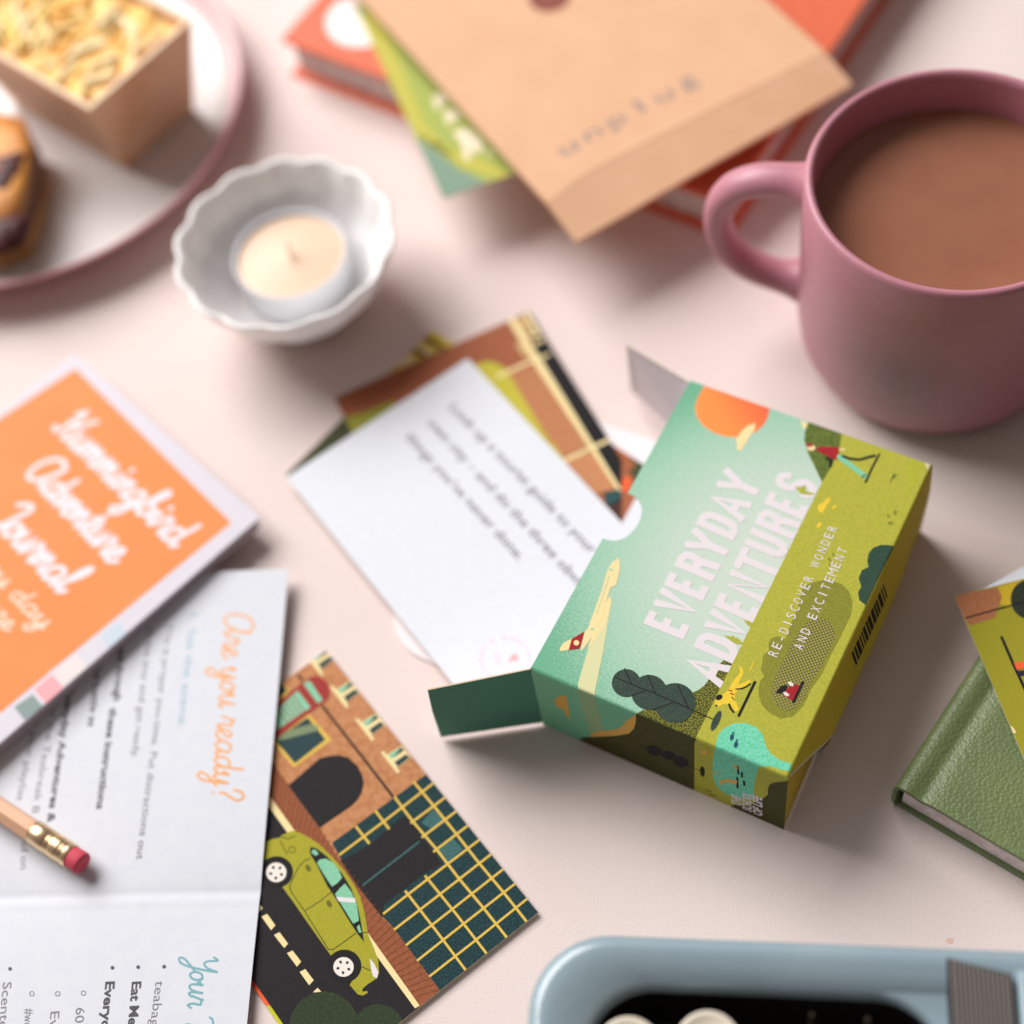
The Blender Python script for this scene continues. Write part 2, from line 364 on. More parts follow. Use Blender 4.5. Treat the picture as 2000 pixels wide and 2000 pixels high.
def xy(px,py,z=0): p=at(px,py,z); return (p.x,p.y)
def lathe(mb,c,prof,m,n=64,scal=None,smooth=True):
    rows=[]
    for r,z in prof:
        rows.append([V((c[0]+(r+(scal(a,r,z)[0] if scal else 0))*math.cos(a),c[1]+(r+(scal(a,r,z)[0] if scal else 0))*math.sin(a),c[2]+z+(scal(a,r,z)[1] if scal else 0))) for a in [2*math.pi*i/n for i in range(n)]])
    mb.grid(rows,m,closed=True,smooth=smooth)
def tube(mb,pts,rad,m,n=16,caps=True,flat=None):
    rows=[]; up=V((0,0,1))
    for i,p in enumerate(pts):
        a=V(pts[max(0,i-1)]); b=V(pts[min(len(pts)-1,i+1)]); t=(b-a).normalized(); s_=t.cross(up)
        if s_.length<.05: s_=V((1,0,0))
        s_.normalize(); u=s_.cross(t); r=rad[i] if isinstance(rad,(list,tuple)) else rad
        ra,rb=(r if isinstance(r,tuple) else (r,r))
        rows.append([V(p)+s_*ra*math.cos(k/n*2*math.pi)+u*rb*math.sin(k/n*2*math.pi) for k in range(n)])
    mb.grid(rows,m,closed=True,flip=True)
    if caps: mb.face(rows[0],m); mb.face(rows[-1][::-1],m)
def rrect(x0,y0,x1,y1,r,n=8):
    P=[]
    for cx,cy,a0 in ((x1-r,y1-r,0),(x0+r,y1-r,90),(x0+r,y0+r,180),(x1-r,y0+r,270)):
        for i in range(n+1):
            a=math.radians(a0+90*i/n); P.append((cx+r*math.cos(a),cy+r*math.sin(a)))
    return P
def cardsheet(o_px,u_px,w,h,z,thick,m,left=True,edge=None,inv=False):
    """rectangular card lying level: corner, direction of its long side, size"""
    mb=MB(); o=at(*o_px,z); u=(at(*u_px,z)-o).normalized(); v=V((-u.y,u.x,0))*(1 if left else -1)
    if left: sh=Sheet(o,u,v,w,h,mb)
    else: sh=Sheet(o+v*h,u,-v,w,h,mb)
    q=[sh.o+sh.ux*a+sh.uy*b for a,b in ((0,0),(w,0),(w,h),(0,h))]
    mb.prism([(p.x,p.y) for p in q],z-thick,z,edge or m_edge,bm=m)
    sh.c=q; return mb,sh
# ================================================================ CARTON
BH=.0415; BL=.1172; BW=.0843
ang=math.radians(52.17); bx=V((math.cos(ang),math.sin(ang),0)); by=V((-bx.y,bx.x,0)); bz=V((0,0,1)); bo=V((.06217,.17611,0))
carton=thing('card_box','green illustrated card box lettered EVERYDAY ADVENTURES, lying open beside the pink mug','card box',bo)
sky_g=grad('printed_sky',[(0,'D3DDD0'),(.5,'C3D7C7'),(.8,'9CC9AE'),(1,'6BB08C')],bx*.060+by*.022+bz*BH,bx*.060+by*.101+bz*BH,radial=True,grain=.26,scale=1400)
sky_f=grad('printed_sky_front',[(0,'7FC79F'),(1,'5FB08A')],by*.084,by*.03,grain=.3,scale=1500)
mead=mat('printed_meadow','BAB541',.5,'A3A83F',1700,.8,.42,.58,spec=.35)
hill=mat('printed_hill','2C3A20',.5,'A09A35',2600,.85,.48,.56,spec=.35)
hill2=mat('printed_far_hill','6B7A32',.5,'50602F',700,.8,.4,.6,spec=.35)
dolive=mat('printed_dark_hill','4C491F',.5,'3B3B1B',1500,.6,spec=.35)
slate=mat('printed_tree','3F4F44',.5,'2F4038',2200,.8,spec=.35)
slate2=mat('printed_bush','35503F',.5,'2A4438',2000,.8,spec=.35)
inkb=mat('printed_black','211F20',.55,spec=.25)
cream=mat('printed_cream','F3DFA2',.5,'EFD9A8',1500,.5,spec=.35)
tan_=mat('printed_trail','E2D9A4',.5,'CFDDB0',2000,.7,spec=.35)
lett=mat('printed_white','E6DEE1',.5,spec=.35)
red=mat('printed_red','A5262C',.5,spec=.35); teal=mat('printed_teal','86D0B0',.5,'6FC39C',2000,.7,spec=.35)
pond=mat('printed_pond','62C9A0',.5,'86DDBE',1700,.85,.45,.55,spec=.35)
yel=mat('printed_yellow','EBC838',.5,'F0D24A',1500,.5,spec=.35); blob=mat('printed_olive_bush','8F8E33',.5,'7F8030',1700,.8,spec=.35)
fish=mat('printed_fish','1F4F63',.5); ochre=mat('printed_ochre','E2B45C',.5,'D9A852',900,.5)
white_in=mat('carton_inside','E9E4E2',.7)
sun=grad('printed_sun',[(0,'FF9C4E'),(.55,'FB9147'),(1,'F4623F')],bx*.085+by*.070+bz*BH,bx*.112+by*.048+bz*BH,grain=.05)
mb=MB()
top=Sheet(bo+bz*BH,bx,by,BL,BW,mb,folds={'l','b'})
front=Sheet(bo+by*BW,-by,-bz,BW,BH,mb) # placeholder orientation fixed below
front=Sheet(bo+by*BW,-by,bz,BW,BH,mb,folds={'t'})
right=Sheet(bo,bx,bz,BL,BH,mb,folds={'t'})
def bulge(s_,a,b,p):    # the lid panel swings out below its fold and tucks back in near the table
    d=BH-b; K=((0,0),(.004,.00105),(.010,.0027),(.0145,.0039),(.018,.0042),(.024,.0036),(.032,.0022),(BH,.0008))
    for (x0,y0),(x1,y1) in zip(K,K[1:]):
        if d<=x1: return p-by*(y0+(y1-y0)*(d-x0)/(x1-x0))*min(1,max(.12,(BL-a)/.035))**.8
    return p-by*.0008
right.bend=bulge
back=Sheet(bo+bx*BL,by,bz,BW,BH,mb)
# thumb notch on the open edge
P=[(0,0),(BL,0),(BL,BW)]
nx0,nx1=top.uv(*ZA(860,1010))[0],top.uv(*ZA(670,1352))[0]; ncx=(nx0+nx1)/2; hw=abs(nx0-nx1)/2; dep=hw*.86
for i in range(19):
    a=math.pi*i/18; P.append((ncx+hw*math.cos(a),BW-dep*math.sin(a)**.8))
P.append((0,BW)); top.set_outline(P)
top.poly_uv([(-.01,-.01),(BL+.01,-.01),(BL+.01,BW+.01),(-.01,BW+.01)],sky_g,0)
front.poly_uv([(0,0),(BW,0),(BW,BH),(0,BH)],sky_f,0)
right.poly_uv([(.0004,BH),(.0147,BH-.0098),(.024,BH-.017),(.030,.0),(BL,0),(BL,BH)],mat('printed_side','CDB53A',.5,'C3AC36',1500,.6,spec=.3),0)
back.poly_uv([(0,0),(BW,0),(BW,BH),(0,BH)],sky_f,0)
# inner faces, bottom and rims
for q in ([(0,0),(0,1),(1,1),(1,0)],): pass
def box_pt(x,y,z): return bo+bx*x+by*y+bz*z
e=.0006
it=Sheet(bo+bz*(BH-e),bx,by,BL,BW,mb); it.set_outline(P); it.poly_uv([(e,e),(BL-e,e),(BL-e,BW),(e,BW)],white_in,0)
for i in range(2,len(P)-1):
    a,b=P[i],P[i+1]; mb.face([box_pt(a[0],a[1],BH-e),box_pt(b[0],b[1],BH-e),box_pt(b[0],b[1],BH),box_pt(a[0],a[1],BH)],m_edge)
mb.face([box_pt(e,e,e),box_pt(e,BW,e),box_pt(e,BW,BH-e),box_pt(e,e,BH-e)],white_in)
mb.face([box_pt(BL-e,e,e),box_pt(BL-e,BW,e),box_pt(BL-e,BW,BH-e),box_pt(BL-e,e,BH-e)],white_in)
mb.face([box_pt(e,.007,e),box_pt(.027,.007,e),box_pt(.028,e,e),box_pt(BL-e,e,e),box_pt(BL-e,BW,e),box_pt(e,BW,e)],white_in)
mb.face([box_pt(.032,e,e),box_pt(BL-e,e,e),box_pt(BL-e,e,BH-e),box_pt(e,e,BH-e)],white_in)
for x in (0,BL-e): mb.face([box_pt(x,BW,0),box_pt(x+e,BW,0),box_pt(x+e,BW,BH-e),box_pt(x,BW,BH-e)],m_edge)
mb.face([box_pt(0,.007,.0001),box_pt(.027,.007,.0001),box_pt(.027,0,.0001),box_pt(BL,0,.0001),box_pt(BL,BW,.0001),box_pt(0,BW,.0001)],white_in)
# ---- artwork on the top
def both(sheets,f,pts,m,lay):
    for s_ in sheets: s_.poly(f,pts,m,lay)
top.poly(ZB,[(630,470),(690,490),(660,540),(650,520)],cream,1)
top.poly(ZB,[(690,480),(980,560),(945,640),(925,680),(870,810),(795,940),(740,820),(690,720),(660,620),(665,560)],hill2,1)
top.poly(ZC,[(900,1180),(935,1140),(985,1108),(1060,1100),(1150,1110),(1250,1040),(1340,985),(1400,960),(1450,925),(1490,870),(1540,790),(1610,718),(1700,750),(1640,860),(1590,940),(1480,1160),(1370,1370),(1100,1260)],hill,1)
block(top,ZC,'EVERYDAY',(990,455),(1612,-716),(1292,578),(1886,-592),lett,3)
block(top,ZC,'ADVENTURES',(1285,803),(2032,-714),(1584,934),(2322,-590),lett,3)
b0=ZB(795,935); b1=ZD(228,930)
top.poly(ID,[ZB(945,560),ZB(925,680),ZB(870,810),b0,b1,ZD(200,1000),ZD(1100,1400),ZB(1750,800)],mead,4)
top.poly(ZB,[(1460,750),(1560,790),(1400,1130),(1440,1010),(1430,880)],mat('printed_grass_shade','B3B63A',.5,'A6A836',1500,.6),5)
top.poly(ZA,[(1455,205),(1405,290),(1380,365),(1395,440),(1440,505),(1520,560),(1600,587),(1690,595),(1760,585),(1840,555),(1900,500),(1932,440),(1945,370),(1700,250)],sun,1)
top.poly(ZB,[(290,488),(285,540),(250,590),(210,650),(190,695),(150,690),(155,650),(145,600),(170,575),(190,545),(230,510)],cream,2)
top.poly(ZB,[(1560,780),(1620,790),(1600,850),(1585,830)],mat('worn_corner','D8CFA0',.7),6)
# walker
top.ell(ZB,712,676,32,22,cream,6); top.ell(ZB,700,655,28,14,red,7)
top.poly(ZB,[(745,690),(770,665),(850,668),(928,672),(925,700),(908,768),(865,755),(800,722)],red,6)
top.stroke(ZB,[(830,755),(860,770),(858,812)],24,inkb,6); top.stroke(ZB,[(930,690),(960,690)],16,cream,7)
top.stroke(ZB,[(925,745),(1020,815),(1115,888)],36,teal,6); top.stroke(ZB,[(945,738),(1010,760),(1080,766),(1150,745),(1190,736)],22,inkb,6)
top.stroke(ZB,[(1225,725),(1170,830),(1122,936)],15,inkb,7); top.stroke(ZB,[(1095,900),(1120,880)],10,inkb,7)
for q in ([(1310,940),(1330,885),(1340,878)],[(1330,905),(1362,878)],[(1345,895),(1335,870)]): top.stroke(ZB,q,6,slate,6)
for q in (((1295,1190),18,9,.7),((1345,1165),20,12,1.9),((1310,1245),22,12,0),((880,1480),16,8,1.2),((850,1520),18,9,1.0),((860,1560),18,9,.2)): top.ell(ZB,*q[0],q[1],q[2],blob,6,rot=q[3])
top.poly(ZB,[(855,1045),(855,1080),(830,1110),(812,1150),(795,1175),(762,1145),(765,1105),(800,1095),(825,1065)],yel,6)
top.ell(ZB,885,1125,20,10,yel,6,rot=-.6); top.ell(ZB,772,1260,26,14,yel,6,rot=-1.0)
top.poly(ZB,[(1345,1420),(1290,1408),(1235,1410),(1180,1430),(1145,1475),(1135,1530),(1145,1575),(1095,1600),(1070,1660),(1090,1725),(1065,1765),(1075,1825),(1125,1865),(1200,1700)],slate2,6)
top.poly(ZD,[(700,560),(715,500),(745,470),(720,420),(728,370),(735,310),(780,275),(775,220),(800,180),(850,165),(905,185),(930,110),(960,30),(1000,-60),(1036,-210),(1100,-240),(1216,-262),(1326,-232),(1386,-172),(1411,-92),(1400,0),(1330,150),(1250,300),(1180,450),(1100,560),(1040,690),(960,770),(870,787),(790,750),(730,690),(705,620)],blob,5)
# halftone dots
ht=bpy.data.materials.new('printed_halftone'); ht.use_nodes=True; nt=ht.node_tree; B_=nt.nodes['Principled BSDF']; B_.inputs['Roughness'].default_value=.5
tc=nt.nodes.new('ShaderNodeTexCoord'); mp=nt.nodes.new('ShaderNodeMapping'); mp.inputs['Rotation'].default_value=(0,0,-ang+math.radians(45)); mp.inputs['Scale'].default_value=(1/.00088,)*3
ck=nt.nodes.new('ShaderNodeSeparateXYZ'); nt.links.new(tc.outputs['Object'],mp.inputs[0]); nt.links.new(mp.outputs[0],ck.inputs[0])
ms=[]
for o_ in (0,1):
    a=nt.nodes.new('ShaderNodeMath'); a.operation='MULTIPLY'; a.inputs[1].default_value=2*math.pi; nt.links.new(ck.outputs[o_],a.inputs[0])
    b=nt.nodes.new('ShaderNodeMath'); b.operation='SINE'; nt.links.new(a.outputs[0],b.inputs[0]); ms.append(b)
ad=nt.nodes.new('ShaderNodeMath'); ad.operation='ADD'; nt.links.new(ms[0].outputs[0],ad.inputs[0]); nt.links.new(ms[1].outputs[0],ad.inputs[1])
gt=nt.nodes.new('ShaderNodeMath'); gt.operation='GREATER_THAN'; gt.inputs[1].default_value=.35; nt.links.new(ad.outputs[0],gt.inputs[0])
mx=nt.nodes.new('ShaderNodeMix'); mx.data_type='RGBA'; mx.inputs[6].default_value=(*lin('5E5A26'),1); mx.inputs[7].default_value=(*lin('A9A238'),1)
nt.links.new(gt.outputs[0],mx.inputs[0]); nt.links.new(mx.outputs[2],B_.inputs['Base Color'])
top.poly(ZD,[(798,580),(820,480),(870,380),(960,200),(1060,60),(1110,30),(1160,22),(1225,45),(1275,100),(1278,180),(1200,340),(1100,520),(1050,630),(990,705),(920,730),(850,700),(808,645)],ht,6)
top.mono(ZD,'RE-DISCOVER WONDER',(834,338),(1303,-660),.0031,lett,8,.0)
top.mono(ZD,'AND EXCITEMENT',(1026,285),(1381,-495),.0031,lett,8,.0)
# crouching figure
top.poly(ZD,[(885,610),(905,575),(935,545),(975,530),(1012,535),(1000,580),(975,650),(955,655),(920,628)],red,7)
top.poly(ZD,[(830,597),(845,570),(870,545),(915,533),(922,552),(900,585),(870,600)],inkb,8)
top.poly(ZD,[(918,515),(940,508),(965,525),(962,545),(940,540)],lett,8); top.poly(ZD,[(885,590),(905,585),(935,608),(925,620),(900,614)],lett,8)
top.stroke(ZD,[(1036,515),(965,663)],22,inkb,8)
# dog
top.poly(ZD,[(555,388),(580,408),(588,450),(565,490),(548,530),(600,512),(638,490),(645,506),(605,540),(555,560),(525,600),(525,650),(545,695),(555,728),(525,735),(505,700),(470,680),(430,680),(405,700),(380,690),(372,660),(400,625),(440,600),(470,575),(495,530),(530,480),(562,440)],yel,6)
top.ell(ZD,404,627,28,20,inkb,7,rot=-.5); top.stroke(ZD,[(640,526),(605,550),(575,562),(530,565)],10,inkb,7); top.stroke(ZD,[(480,680),(490,712),(512,738)],16,inkb,7)
top.stroke(ZD,[(500,625),(520,648)],7,inkb,7); top.stroke(ZD,[(478,573),(500,580)],9,red,7); top.stroke(ZD,[(490,597),(512,606)],9,red,7); top.ell(ZD,383,690,8,8,inkb,7)
top.stroke(ZD,[(674,512),(612,640),(552,765)],20,inkb,7); top.stroke(ZD,[(662,365),(638,430)],7,yel,6)
# leafy tree
for c in ((862,905,109,105),(1035,975,136,132),(1230,1055,155,150)): top.ell(ZC,*c,slate,6+(c[0]>900)*.3)
for q in ([(775,860),(905,918),(1080,985),(1330,1095),(1530,1185)],[(850,798),(903,915)],[(1000,965),(905,1000)],[(1025,845),(1082,985)],[(1210,1055),(1070,1105)],[(1250,915),(1330,1092)]): top.stroke(ZC,q,8,inkb,7)
top.ell(ZC,1540,1190,26,82,slate,7,rot=.42)
# pines at the meadow's edge
top.poly(ZB,[(590,965),(640,975),(668,952),(668,1000),(745,1022),(700,1032),(632,1022)],mead,4.5)
top.poly(ZC,[(1745,425),(1770,438),(1775,428),(1800,445),(1820,452),(1835,470),(1800,482),(1770,460)],mead,4.5)
top.poly(ZC,[(1600,545),(1655,555),(1665,543),(1690,570),(1700,560),(1745,605),(1700,612),(1660,590)],mead,4.5)
# pond, fish
top.poly(ZD,[(365,1030),(378,980),(395,915),(435,865),(510,825),(600,820),(680,850),(730,900),(752,985),(790,1050),(860,1100),(945,1125),(948,1185),(860,1170),(790,1145),(740,1150),(700,1180),(660,1300)],pond,5.5)
for x,y in ((1660,1315),(1690,1370)):
    top.ell(ZC,x,y,16,26,fish,7,rot=.2); top.poly(ZC,[(x+6,y-20),(x+24,y-36),(x-2,y-42)],fish,7)
# aeroplane and its trail
top.poly(ZC,[(740,240),(752,290),(720,480),(690,660),(640,900),(618,1010),(560,1010),(495,960),(500,900),(560,700),(600,560),(640,420),(700,330)],tan_,2)
top.poly(ZC,[(808,-40),(755,-5),(722,50),(700,120),(680,200),(640,310),(600,420),(575,490),(548,520),(525,600),(520,670),(545,640),(600,560),(660,440),(700,330),(722,255),(745,185),(785,165),(805,90),(817,30)],cream,3)
top.poly(ZC,[(752,290),(738,240),(690,340),(650,410),(600,560),(570,640),(640,560),(700,480)],cream,2.5)
top.poly(ZC,[(360,665),(362,640),(392,600),(452,570),(430,655)],cream,3); top.poly(ZC,[(548,515),(450,572),(428,656),(508,645),(530,590)],red,4)
top.ell(ZC,486,602,21,20,cream,5); top.ell(ZC,606,498,14,6,teal,5); top.ell(ZC,748,50,14,7,teal,5)
top.stroke(ZC,[(735,90),(690,240),(640,380)],3,teal,5,caps=False)
# ---- artwork on the front wall
front.poly(ZC,[(495,940),(615,975),(640,1080),(700,1258),(590,1300),(560,1200),(505,1030)],mat('printed_trail_front','8FB98E',.5,'A9B584',1500,.6),1)
front.poly(ZC,[(315,1040),(350,1005),(375,998),(410,1000),(425,1080),(438,1178),(400,1135),(385,1100),(345,1090)],ochre,2)
front.poly(ZC,[(585,1290),(640,1270),(720,1262),(800,1250),(835,1225),(860,1190),(900,1165),(945,1130),(935,1230),(880,1290),(800,1305),(600,1310)],ochre,2)
front.poly(ZC,[(935,1120),(1400,1310),(1378,1360),(1378,1760),(1200,1720),(480,1345),(540,1312),(700,1306),(800,1300),(885,1285),(920,1250),(935,1200)],dolive,3)
front.poly(ZC,[(1395,1310),(1378,1360),(1376,1760),(2300,2100),(2300,1500)],mead,3.5)
front.poly(ZD,[(378,985),(362,1060),(355,1130),(358,1230),(385,1290),(440,1345),(520,1378),(662,1388),(672,1250),(692,1185),(715,1110)],pond,4)
front.poly(ZD,[(1000,1235),(896,1258),(820,1265),(782,1285),(772,1320),(772,1360),(735,1388),(700,1392),(640,1440),(520,1435),(480,1448),(700,1580),(1000,1700)],dolive,4.5)
for c in ((1075,1412,60,36,.35),(1185,1450,62,32,.3),(1275,1497,58,42,.3)): front.ell(ZC,c[0],c[1],c[2],c[3],inkb,5,rot=c[4])
front.stroke(ZC,[(975,1375),(1100,1420),(1440,1572)],6,inkb,5); front.ell(ZC,1438,1570,18,40,inkb,5,rot=-.1); front.ell(ZC,1450,1425,24,16,ochre,5,rot=.3)
front.stroke(ZD,[(545,1145),(550,1202)],9,inkb,5); front.stroke(ZD,[(542,1230),(544,1308)],9,inkb,5); front.stroke(ZD,[(577,1190),(577,1225)],9,inkb,5); front.stroke(ZD,[(593,1255),(595,1288)],9,inkb,5)
front.poly(ZD,[(405,1275),(415,1248),(450,1240),(500,1245),(542,1250),(535,1285),(500,1270),(440,1262),(425,1288)],ochre,5)
front.poly(ZD,[(508,1140),(530,1130),(545,1160),(540,1175)],ochre,5); front.stroke(ZD,[(365,1190),(390,1205)],8,ochre,5); front.stroke(ZD,[(395,1185),(412,1192)],8,ochre,5)
front.stroke(ZD,[(300,1320),(345,1335)],8,dolive,5); front.stroke(ZD,[(335,1355),(375,1368)],8,dolive,5)
front.text(ZD,'THE',(568,1452),(566,1378),.0031,lett,6,.035)
front.text(ZD,'SCHOOL',(648,1490),(646,1358),.0031,lett,6,.035)
front.text(ZD,'OF LIFE',(728,1525),(728,1382),.0031,lett,6,.035)
right.stroke_uv([(.0011,BH-.0003),(.0150,BH-.0097),(.0245,BH-.017)],.0006,m_edge,1,caps=False)
# ---- barcode on the long side
u0=top.uv(1658,1263)[0]; u1=top.uv(1721,1125)[0]
rnd=random.Random(3); x=u0
while x<u1:
    wdt=rnd.choice((.0008,.0012,.0016,.0019)); right.poly_uv([(x,BH-.0038),(x,BH-.0108),(x+wdt,BH-.0108),(x+wdt,BH-.0038)],inkb,1); x+=wdt+rnd.choice((.0004,.0005,.0007))
mb.build('carton',carton)
# inner flap folded behind the lifted corner of the long side, and the flaps of the open end
def flap(name,pts,out_m,in_m,th=.0005,lab=None,edge=None):
    m_=MB(); n=(pts[1]-pts[0]).cross(pts[2]-pts[0]).normalized()
    q=[p-n*th for p in pts]; m_.face(pts,out_m); m_.face(q[::-1],in_m)
    for i in range(len(pts)): a,b=i,(i+1)%len(pts); m_.face([pts[a],q[a],q[b],pts[b]],edge or m_edge)
    o=m_.build(name,carton)
    if lab: o['label']=lab
    return o
flap('side_flap',[box_pt(.0002,.0002,0.0006),box_pt(.05,.0018,.0006),box_pt(.05,.0018,BH-.003),box_pt(.0002,.0002,BH-.0015)],mat('printed_side_flap','C4A436',.5,'B8982F',1200,.5),MATS['printed_side_flap'])
fl_g=mat('printed_dark_green','57907A',.5,'518A74',1500,.5,spec=.35)
# hinged on the front wall: outer edge found where its corners project at the right height
def near(p,px,py,d):   # the point on the pixel's ray closest to distance d from p
    r=ray(px,py).normalized(); c=V((0,0,CH)); b=c-p; k=b.dot(r); disc=k*k-(b.length_squared-d*d)
    t=-k+ (math.sqrt(disc) if disc>0 else 0); return c+r*t
A_=box_pt(0,BW,BH-.0004); B_=box_pt(0,BW,.0012)
A2=at(835,1348,.0385); B2=at(861,1440,.0015)
flap('dust_flap',[A_,A2,A2.lerp(B2,.45)+(A2-A_).normalized()*.0004,B2,B_],fl_g,white_in,.00045,lab='dark green end flap folded out',edge=mat('flap_edge','D9C3A4',.8))
A_=box_pt(BL,BW,BH-.0004); B_=box_pt(BL,BW,.0012)
A2=at(1225,671,.0385); B2=at(1234,762,.004)
flap('dust_flap',[B_,B2,A2,A_],mat('flap_back','E2D8DB',.7),MATS['flap_back'],.00045,lab='pale grey end flap pointing away')
# lid panel lying on the table under the cards, with its rounded tuck
m_=MB(); lp=[]; L1=.0665
for a in range(0,91,10):
    t=math.radians(a); lp.append((.004+.018*(1-math.sin(t))if False else .004+.018-.018*math.sin(t) if False else .004+.018*(1-math.sin(t)),BW+.0485+.018*math.cos(t)))
lp=[(.004+.018*(1-math.cos(math.radians(a))),BW+.0485+.018*math.sin(math.radians(a))) for a in range(0,91,9)]
lp+=[(BL-.004-.018*(1-math.cos(math.radians(a))),BW+.0485+.018*math.sin(math.radians(a))) for a in range(90,-1,-9)]
lp=[(0.002,BW)]+lp+[(BL-.002,BW)]
m_.prism([(box_pt(x,y,0).x,box_pt(x,y,0).y) for x,y in lp],.0001,.0008,mat('flap_edge2','DCC6AE',.8),bm=mat('lid_inside','ECE4E6',.6))
m_.build('lid_flap',carton)

# ================================================================ CARDS
CLn,CWd=.1173,.0805
# dark and yellow card at the bottom of the pile
mb,sh=cardsheet((845,645),(1246,900),CLn,CWd,.0014,.0004,mat('print_dark_olive','4A4E33',.5,'434830',1500,.5),left=False)
sh.poly(ZG,[(1110,180),(1600,400),(1500,900),(600,900),(760,560),(900,400)],mat('print_mustard','DCC24A',.5,'C9B040',1200,.5),1)
sh.poly(ZG,[(1040,260),(1060,240),(1200,320),(1180,345)],mat('print_brownblack','6B4030',.5),2); sh.poly(ZG,[(985,345),(1000,320),(1110,375),(1095,395)],mat('print_brownblack','6B4030',.5),2)
sh.poly(ZG,[(1005,305),(1025,285),(1110,340),(1080,372)],cream,2.5); sh.poly(ZG,[(880,440),(960,360),(1010,395),(940,455)],cream,2.5)
sh.poly(ZA,[(760,650),(860,700),(930,800),(850,900),(740,700)],mat('print_brick','A9643F',.55,'97573A',900,.6),3)
tag(mb.build('picture_card',None,sh.c[0]),'mustard and dark olive picture card, lowest of the pile under the white message card','card','picture cards')
# brown street card
brown=mat('print_brown','A86446',.55,'9A5A3E',500,.6); brown2=mat('print_light_brown','C98E62',.55,'C08558',900,.5); ylg=mat('print_lime','C2B93E',.5,'C9C04A',1500,.5)
mb,sh=cardsheet((1033,608),(1234,930),.1045,CWd,.0021,.0004,brown,left=False)
sh.poly(ZG,[(1600,150),(1700,100),(1760,380),(1760,560),(2300,1500),(2300,600),(1700,0)],inkb,1)
sh.poly(ID,[ZG(1585,150),ZG(1625,130),ZA(240,40),ZA(830,1000),ZA(800,1000),ZA(180,60)],cream,2)
sh.poly(ID,[ZG(1590,480),ZG(1760,425),ZA(575,670),ZA(330,760)],brown2,1.5)
sh.poly(ID,[ZA(350,790),ZA(600,700),ZA(815,990),ZA(600,1020),ZA(450,900)],brown2,1.5)
for i in range(24):
    t=i/23; a=(1610+t*320*3.0,500+t*900) 
    p0=(ZG(1600,490)[0]+(ZA(330,740)[0]-ZG(1600,490)[0])*t,ZG(1600,490)[1]+(ZA(330,740)[1]-ZG(1600,490)[1])*t)
    p1=(ZG(1755,430)[0]+(ZA(560,660)[0]-ZG(1755,430)[0])*t,ZG(1755,430)[1]+(ZA(560,660)[1]-ZG(1755,430)[1])*t)
    sh.stroke(ID,[p0,p1],3.0,brown,2,caps=False)
for i in range(6):
    y=800+i*42; sh.stroke(ZA,[(430+i*38,y+30),(590+i*38,y-42)],8,brown,2,caps=False)
sh.stroke(ID,[ZG(1520,500),ZG(1730,405)],7,cream,3); sh.stroke(ID,[ZA(370,780),ZA(590,680),ZA(725,620)],7,cream,3)
sh.poly(ZG,[(1380,430),(1440,405),(1500,410),(1570,450),(1620,540),(1800,830),(1932,1070),(1932,1200),(1500,800),(1300,500)],ylg,2.2)
sh.poly(ZA,[(0,150),(100,350),(220,520),(380,740),(450,860),(300,760),(0,400)],ylg,2.2)
sh.poly(ZG,[(560,760),(700,720),(860,650),(900,700),(600,880)],mat('print_lime2','99983C',.5),2)
for y in (150,300,): sh.poly(ZG,[(1630,y-5+(y-150)*0),(1670,y-25),(1720,y+60),(1690,y+85)],mat('print_tan','CDB078',.6),3)
sh.poly(ZG,[(1680,110),(1705,95),(1790,240),(1760,250)],cream,3); sh.stroke(ZG,[(1705,250),(1750,235)],16,cream,3.2); sh.stroke(ZG,[(1760,290),(1800,270)],20,cream,3.2); sh.stroke(ZG,[(1780,390),(1845,360)],16,cream,3.2)
sh.poly(ZA,[(830,930),(870,890),(900,910),(880,1000),(850,1010),(830,990)],mat('print_orange','F0663A',.5),4)
sh.poly(ZA,[(690,1030),(780,985),(830,1000),(820,1060),(740,1110),(700,1080)],mat('print_petrol','2F5053',.5),4)
sh.poly(ZA,[(610,1040),(690,1010),(720,1100),(640,1090)],mat('print_brick','A9643F',.55),3.5)
for i in range(3): sh.stroke(ZA,[(720+i*35,1150+i*40),(860+i*20,1085+i*40)],8,brown,4,caps=False)
tag(mb.build('picture_card',None,sh.c[0]),'brown street scene picture card partly under the white message card','card','picture cards')
# white liner card seen through the notch
yl=min((at(1212,1026,.0032)-bo).dot(by),(at(1235,985,.0032)-bo).dot(by)); print('liner',yl,(at(1212,1026,.0032)-bo).dot(by),(at(1235,985,.0032)-bo).dot(by)); yl=((at(1212,1026,.0032)-bo).dot(by)+(at(1235,985,.0032)-bo).dot(by))/2
q=[box_pt(x,y,0) for x,y in ((.002,.01),(BL-.002,.01),(BL-.002,yl),(.002,yl))]
m_=MB(); m_.prism([(p.x,p.y) for p in q],.0008,.0032,m_paper); tag(m_.build('blank_card',None,q[0]),'plain white cards inside the box, seen through its thumb notch','card')
